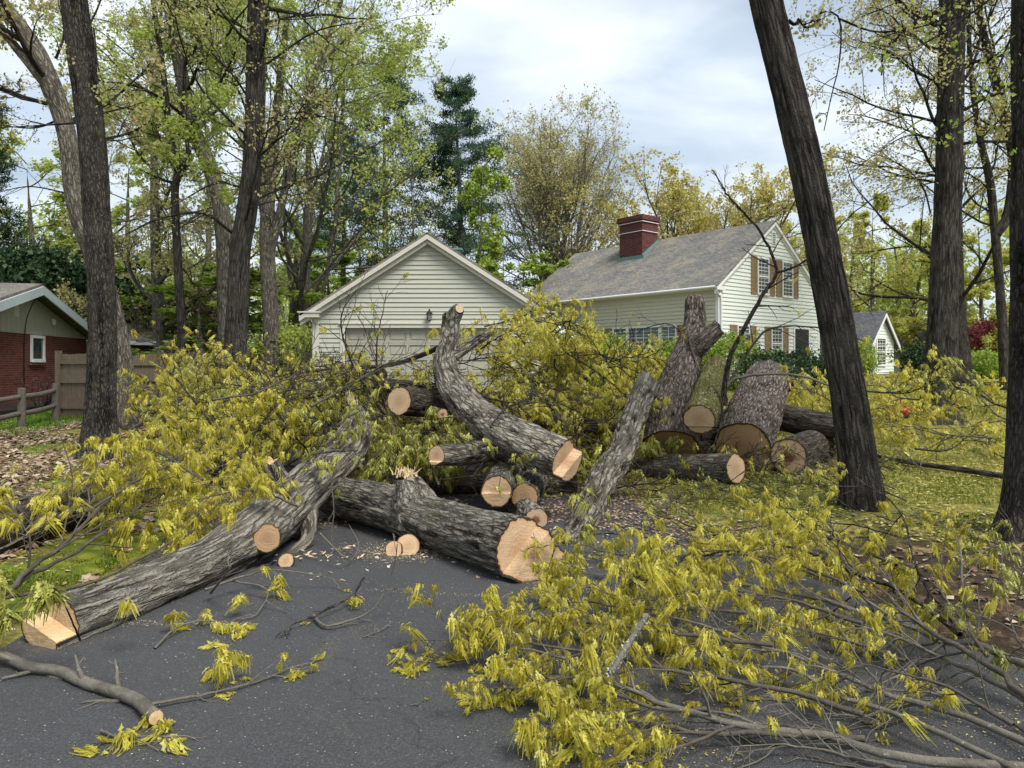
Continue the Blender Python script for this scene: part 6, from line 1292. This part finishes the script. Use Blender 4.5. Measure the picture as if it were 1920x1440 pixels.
# tall bare limbs sticking out of the pile
branch('tall dark bare forked limb standing before the house gable', [P(1358, 760, 9.6), P(1360, 720, 9.6), P(1370, 667, 9.6), P(1403, 601, 9.55), P(1433, 549, 9.5), P(1454, 513, 9.5), P(1444, 470, 9.5), P(1415, 422, 9.5), P(1370, 374, 9.5), P(1355, 350, 9.5), P(1335, 318, 9.5)], .042, .007, side=9, slen=.55, density=.03, wood='twig_dark', sides=9, n=40, t0=.3, droop=.1, name='bare_limb')
branch('dark bare limb crossing up behind the leaning oak', [P(1454, 513, 9.5), P(1494, 498, 9.4), P(1540, 465, 9.3), P(1600, 400, 9.2), P(1670, 350, 9.2)], .018, .005, side=8, slen=.5, density=.03, wood='twig_dark', t0=.1, droop=.1, name='bare_limb')
branch('grey bare limb arching right from the foot of the forked limb', [P(1355, 735, 9.6), P(1375, 712, 9.6), P(1418, 703, 9.5), P(1494, 703, 9.3), P(1560, 725, 9.1), P(1600, 740, 9)], .026, .012, side=8, slen=.5, density=.05, wood='limb_grey', name='bare_limb')
branch('grey bare limb curving over to the right below the gable windows', [P(1366, 720, 9.7), P(1395, 670, 9.7), P(1433, 622, 9.6), P(1480, 612, 9.5), P(1560, 617, 9.3), P(1620, 640, 9.2)], .022, .007, side=10, slen=.45, density=.05, wood='twig', name='bare_limb')
branch('thin dark limb falling from the base of the forked limb to the ground', [P(1356, 745, 9.5), P(1352, 790, 9.3), P(1340, 830, 9.2), P(1336, 860, 9.1)], .014, .006, side=2, slen=.3, density=0, wood='twig_dark', name='bare_limb')
branch('crooked bare twig over the mossy log', [P(1290, 620, 11.2), P(1296, 650, 11), P(1310, 690, 10.8), P(1326, 702, 10.6)], .018, .007, side=3, slen=.3, density=0, wood='twig', name='bare_limb')
branch('tall dark bare limb standing in front of the garage, left one', [P(740, 800, 8.8), P(700, 745, 8.8), P(668, 695, 8.8), P(648, 650, 8.8), P(640, 616, 8.8), P(643, 582, 8.8), P(668, 545, 8.8)], .022, .005, side=12, slen=.55, density=.04, wood='twig_dark', n=30, droop=.15, name='bare_limb')
branch('tall dark bare limb standing in front of the garage, right one', [P(735, 795, 8.9), P(712, 730, 8.9), P(706, 670, 8.9), P(708, 632, 8.9), P(716, 595, 8.9), P(727, 545, 8.9)], .018, .004, side=11, slen=.55, density=.08, wood='twig_dark', n=30, droop=.15, name='bare_limb')
branch('thin bare limb waving above the brush before the long front wall', [P(1270, 745, 12), P(1200, 700, 12), P(1130, 668, 12), P(1085, 620, 12), P(1078, 575, 12)], .014, .004, side=12, slen=.6, density=.12, wood='twig_dark', droop=.1, name='bare_limb')
branch('bare limb arching over the picture window', [P(1300, 740, 11), P(1290, 650, 11), P(1260, 610, 11), P(1220, 612, 11), P(1175, 640, 11), P(1160, 680, 11)], .012, .005, side=11, slen=.5, density=.1, wood='twig_dark', name='bare_limb')
branch('long slanting dark twig in the middle of the right brush', [P(1060, 660, 10), P(1130, 705, 9.8), P(1170, 740, 9.6), P(1230, 800, 9.3)], .012, .006, side=8, slen=.4, density=.3, wood='twig_dark', name='bare_limb')
# ------------------------------------------------------------------ the big tangles behind and around the logs
def zone(label, group, cnt, px, py, dr, ln, seed, r0=.016, side=13, slen=.6, sub=5, density=.85, temps=T_MID, tsc=1.0, leaf='leaf_y', upb=.5, wood='twig', xb=0.0, top=None):
    rng = np.random.default_rng(seed)
    for k in range(cnt):
        x, y, d = px[0] + (px[1]-px[0]) * ((k + rng.random()) / cnt), rng.uniform(*py), rng.uniform(*dr)
        if top is not None: y0 = np.interp(x, [a for a, b in top], [b for a, b in top]); y = y0 + (py[1] - y0) * rng.random() ** 1.15 + 16
        m = P(x, y, d); g = float(terr(m[0], m[1])); m[2] = max(m[2], g + .12)
        dirv = nrm(V3(rng.normal(xb, 1), rng.normal(0, .8), rng.uniform(-.1, upb) if m[2] - g > .6 else rng.uniform(0, .3))); L = ln * rng.uniform(.7, 1.2)
        a = m - dirv * L * .65; b = m + dirv * L * .35; a[2] = max(a[2], g + .05); b[2] = max(b[2], g + .1)
        mid = m + V3(0, 0, .12 * L * rng.uniform(0, 1))
        branch(label, [a, (a+mid)/2 + rng.normal(0, .05, 3), mid, b], r0, side=side, slen=slen, sub=sub, density=density, temps=temps, tsc=tsc, leaf=leaf if rng.random() < .8 else 'leaf_yg', group=group, flat=1.0, wood=wood if rng.random() < .5 else 'twig_dark', n=14, sides=6, minr=.0042, droop=-.05, tone=rng.normal(0, .07))
zone('yellow leafy branch in the high brush heap between the bent log and the house', 'brush heap right of the bent log', 34, (890, 1230), (590, 800), (11.0, 14.5), 1.8, 1, top=[(890, 625), (930, 590), (985, 562), (1060, 615), (1130, 655), (1230, 690)], slen=.62)
zone('yellow leafy branch low in the brush behind the pile, right of the bent log', 'brush behind the middle of the pile', 15, (930, 1190), (750, 850), (9.6, 11.2), 1.3, 2, slen=.5, density=.75)
zone('yellow leafy branch in the brush heap left of the garage door', 'brush heap in front of the garage', 30, (440, 800), (650, 800), (10.5, 15), 1.8, 3, top=[(440, 690), (520, 680), (600, 690), (700, 718), (800, 735)], slen=.6, density=.62)
zone('leafy branch in the brush between the board fence and the garage', 'brush heap left of the garage', 17, (290, 480), (640, 820), (10.5, 14.5), 1.7, 4, top=[(290, 730), (330, 680), (400, 660), (480, 690)], slen=.6, density=.6)
zone('leafy branch over the lawn behind the long grey log', 'brush behind the long grey log', 17, (270, 640), (780, 870), (8.4, 10.5), 1.4, 5, slen=.5, density=.58)
zone('leafy twig among the logs in the middle of the pile', 'leafy twigs among the logs', 9, (640, 840), (800, 885), (7.8, 8.8), .9, 6, r0=.009, side=9, slen=.35, sub=4, density=.8, temps=T_NEAR, tsc=1.1, leaf='leaf_yg')
zone('leafy twig in front of the pile beside the slanting pale limb', 'leafy twigs beside the slanting limb', 5, (1040, 1170), (830, 930), (7.8, 9.0), .8, 7, r0=.009, side=7, slen=.3, sub=4, density=.4, temps=T_NEAR, tsc=1.1, leaf='leaf_yg')
zone('yellow leafy branch spread on the right lawn between the two oaks', 'thin brush on the right lawn', 20, (1600, 1890), (715, 850), (9.5, 14.5), 1.5, 8, slen=.62, sub=4, density=.55, side=10)
zone('leafy branch behind the massive logs below the porch', 'brush behind the massive logs', 9, (1460, 1580), (740, 800), (11.5, 14), 1.3, 9, slen=.5, density=.6)
zone('leafy twig at the foot of the big cut faces', 'twigs at the foot of the big cut faces', 5, (1200, 1560), (925, 950), (7.9, 8.3), .7, 10, r0=.008, side=6, slen=.25, sub=3, density=.3, upb=.1, temps=T_NEAR, leaf='leaf_yg')
zone('bare twiggy branch lying in the left part of the pile', 'bare branches in the pile', 18, (420, 860), (700, 860), (8.6, 10.5), 1.5, 11, density=.12, slen=.55)
zone('fine dark leafless twig over the brush in front of the garage', 'fine leafless twigs over the left brush', 16, (290, 780), (650, 850), (9.3, 11.5), 1.5, 15, density=.04, slen=.6, r0=.011, side=12, wood='twig_dark')
zone('fine dark leafless twig over the brush heap right of the bent log', 'fine leafless twigs over the right brush heap', 13, (900, 1240), (600, 800), (10.0, 11.5), 1.5, 16, density=.05, slen=.6, r0=.011, side=12, wood='twig_dark')
zone('dark bare twiggy branch in the shadowed middle of the pile', 'dark twigs in the middle of the pile', 16, (560, 1180), (770, 900), (7.9, 9.6), 1.2, 14, density=.05, slen=.45, r0=.012, wood='twig_dark')
zone('bare twiggy branch lying on the ground beyond the front brush', 'bare branches on the right', 14, (1250, 1700), (860, 1010), (7.0, 10), 1.3, 12, density=.06, slen=.45, r0=.01)
# ------------------------------------------------------------------ loose ground cover
def flat_bits(name, label, n, seed, pick, size, mat, lift=.012, curl=.5, asp=.45, kind='stuff'):
    rng = np.random.default_rng(seed); q = pick(rng, n); q[:, 2] = terr(q[:, 0], q[:, 1]) + lift * (.3 + rng.random(len(q)))
    m = len(q); az = rng.uniform(0, 2*np.pi, m); d = np.stack([np.cos(az), np.sin(az), rng.normal(0, curl * .4, m)], 1); s = np.stack([-np.sin(az), np.cos(az), rng.normal(0, curl * .6, m)], 1)
    L = (size * rng.uniform(.5, 1.4, m))[:, None]; up = V3(0, 0, 1) * L * curl * .25
    V = np.stack([q - d*L*.5, q - d*L*.08 + s*L*asp, q + d*L*.5, q - d*L*.08 - s*L*asp, q + up*rng.normal(.6, .5, (m, 1))], 1)
    V[..., 2] = np.maximum(V[..., 2], terr(V[..., 0], V[..., 1]) + .006)
    F = (np.array([(0, 1, 4), (1, 2, 4), (2, 3, 4), (3, 0, 4)])[None] + np.arange(m)[:, None, None] * 5).reshape(-1, 3)[:, ::-1]
    ma = MA(); ma.add(V, F, rn=np.repeat(rng.random(m), 5)); return tag(build(name, ma, M[mat]), label, None, kind=kind)
def area(x0, x1, y0, y1, cond=None, pw=1.0):
    def f(rng, n):
        y = y0 + (y1 - y0) * rng.random(n * 3) ** pw; x = rng.uniform(x0, x1, n * 3); k = np.ones(n*3, bool)
        if cond is not None: k = cond(x, y)
        q = np.stack([x[k], y[k], x[k]*0], 1); return q[:n]
    return f
def clump(x, y, s, f=.9): return fbm(np.stack([x*f, y*f, x*0 + s], -1), 3, s)
left = lambda x, y: x < drive_left(y) - .02
right = lambda x, y: x > drive_right(y) + .02
flat_bits('leaf_litter', 'dead oak leaves over the left bank', 26000, 1, area(-13, -2.8, 3.5, 16.5, lambda x, y: left(x, y) & (clump(x, y, 1) > .46) & ~((x > drive_left(y) - .8) & (y < 7.4) & (vnoise(np.stack([x*3, y*3, x*0], -1), 2) > .25)), 1.2), .085, 'litter', .03)
flat_bits('leaf_litter', 'dead leaves on the dark soil at the right', 2000, 2, area(1.4, 9, 3.5, 7.0, lambda x, y: right(x, y) & (clump(x, y, 2, 1.3) > .42)), .055, 'litter', .02)
flat_bits('fallen_catkins', 'yellow catkins and scraps strewn over the right lawn', 34000, 3, area(1.2, 13, 6, 22, lambda x, y: right(x, y) & (clump(x, y, 3, 1.6) > .36), 1.2), .05, 'catkins', .02, .4, .25)
flat_bits('fallen_catkins', 'yellow scraps on the left lawn', 7000, 4, area(-9, -3, 4, 14, left), .045, 'catkins', .02, .4, .25)
near_pile = lambda x, y: (x > drive_left(y)) & (x < drive_right(y)) & (np.random.default_rng(5).random(len(x)) < np.exp(-((y - 6.3) / 2.2) ** 2) + .12)
flat_bits('wood_chips', 'sawdust and pale chips on the asphalt', 4200, 5, area(-6, 3, 2.4, 9.5, near_pile), .008, 'chips', .004, .5, .35)
trail = lambda x, y: (np.abs(y - (4.35 + .10 * np.sin(x * 2.2) + .03 * x)) < .035 + .03 * vnoise(np.stack([x*3, y*0, y*0], -1), 3)) & (vnoise(np.stack([x*2.3, y*0, y*0], -1), 8) > .45) | ((np.abs(y - (5.05 - .16 * (x + 1.2))) < .03) & (x > -1.1) & (x < .2))
flat_bits('sawdust_trail', 'thin trails of sawdust on the asphalt', 900, 6, lambda r, n: area(-2.4, .3, 4.0, 5.4, trail)(r, n * 4)[:n], .008, 'chips', .003, .3, .5)
flat_bits('bark_scraps', 'bark flakes and shavings around the log ends', 700, 7, area(-4, 2.2, 5.2, 8.4, lambda x, y: (clump(x, y, 7, 1.5) > .5)), .045, 'chips', .01, .6, .2)
pile_c = lambda r, n: np.stack([r.normal(-.92, .20, n), r.normal(6.0, .16, n), np.zeros(n)], 1)
flat_bits('sawdust_heap', 'orange sawdust under the thickest log', 2600, 8, pile_c, .006, 'splinter', .03, .5, .5)
pile_d = lambda r, n: np.stack([r.normal(-1.62, .16, n), r.normal(5.9, .12, n), np.zeros(n)], 1)
flat_bits('sawdust_heap', 'shavings beside the stub of the long grey log', 30, 9, pile_d, .06, 'splinter', .03, .5, .12)
def blades(name, label, n, seed, pick, h, mat, w=.006):
    rng = np.random.default_rng(seed); q = pick(rng, n); q[:, 2] = terr(q[:, 0], q[:, 1]) - .005; m = len(q); az = rng.uniform(0, 2*np.pi, m); H = (h * rng.uniform(.5, 1.4, m))[:, None]
    s = np.stack([np.cos(az), np.sin(az), az*0], 1) * w; ln = np.stack([rng.normal(0, .4, m), rng.normal(0, .4, m), np.ones(m)], 1)
    V = np.stack([q - s, q + s, q + ln*H], 1); F = np.arange(m*3).reshape(-1, 3); ma = MA(); ma.add(V, F, rn=np.repeat(rng.random(m), 3)); tag(build(name, ma, M[mat]), label, None, kind='stuff')
blades('grass', 'short grass over the right lawn', 90000, 11, area(1.2, 16, 7.5, 26, lambda x, y: right(x, y) & (clump(x, y, 11, .8) > .36), 1.3), .045, 'grass_dull', .008)
blades('grass', 'bright lawn beyond the split rail fence', 30000, 12, area(-19, -9.5, 13.8, 22, lambda x, y: (x < -.60 * y + .2)), .08, 'grass', .012)
blades('grass', 'thin grass on the left bank', 26000, 13, area(-11, -3, 4, 16, lambda x, y: left(x, y) & (clump(x, y, 13, .8) > .48), 1.2), .05, 'grass', .006)
blades('moss', 'bright moss along the left edge of the driveway', 60000, 14, area(-5, -2.9, 4.3, 8.2, lambda x, y: left(x, y) & (x > drive_left(y) - .25 - .75 * clump(x, y, 14, 1.2)) & (clump(x, y, 15, 3) > .36)), .022, 'moss', .008)
blades('moss', 'moss around the foot of the leaning oak', 30000, 15, area(2.6, 6.5, 6.2, 9.5, lambda x, y: right(x, y) & (clump(x, y, 16, 1.2) > .5)), .022, 'moss', .008)
flat_bits('leaf_scraps', 'scraps of leaf and bark on the driveway under the pile', 9000, 21, area(-5, 2.2, 6.2, 10, lambda x, y: (x > drive_left(y)) & (x < drive_right(y) + .3) & (clump(x, y, 22, 1.4) + .05 * (y - 6.2) + .06 * x > .46)), .04, 'litter', .012, .5, .3)
flat_bits('leaf_scraps', 'yellow scraps under the front brush and around the logs', 5000, 22, area(-1.5, 3.2, 2.6, 9, lambda x, y: (x > .1 + .0 * y) & (x < drive_right(y) + .3) & (clump(x, y, 23, 1.8) > .5)), .017, 'catkins', .01, .5, .25)
mx = MA(); xs_ = np.arange(-5.8, -2.8, .05); ys_ = np.arange(4.2, 9.0, .05); X, Y = np.meshgrid(xs_, ys_)
ed = X - (drive_left(Y) - .15 - 1.1 * fbm(np.stack([X*.9, Y*.9, X*0+14], -1), 3, 14)); ed = np.minimum(ed, (fbm(np.stack([X*2.6, Y*2.6, X*0], -1), 4, 31) - .40) * 1.2); e2 = drive_left(Y) + .10 * (fbm(np.stack([X*5, Y*5, X*0], -1), 2, 4) - .3) - X
hh = .03 * np.clip(np.minimum(ed, e2) * 6, -1, 1) + .04 * (fbm(np.stack([X*9, Y*9, X*0], -1), 4, 9) - .5); Zm = terr(X, Y) + hh
Vm = np.stack([X, Y, Zm], -1).reshape(-1, 3); nx_ = len(xs_); i = np.arange(len(ys_)-1)[:, None] * nx_ + np.arange(nx_-1)[None]; Fm = np.stack([i, i+1, i+nx_+1, i+nx_], -1).reshape(-1, 4); Fm = Fm[(hh.reshape(-1)[Fm] > -.012).any(1)]
mx.add(Vm, Fm, rn=np.clip(fbm(Vm * 7, 4, 5) * 2.4 - .75, 0, 1), smooth=True); tag(build('moss_patch', mx, M['moss']), 'bright green moss carpet between the long grey log and the left lawn', None, kind='stuff')
# mulch bed under the brick wall
c = FB.p(9.5, 0, .7); ma = MA(); ma.box(FB.p(2, 0, 0), UB, WB, 0, 11, .02, 1.3, .05, float(terr(c[0], c[1])) + .07); tag(build('planting_bed', ma, M['mulch']), kind='structure')
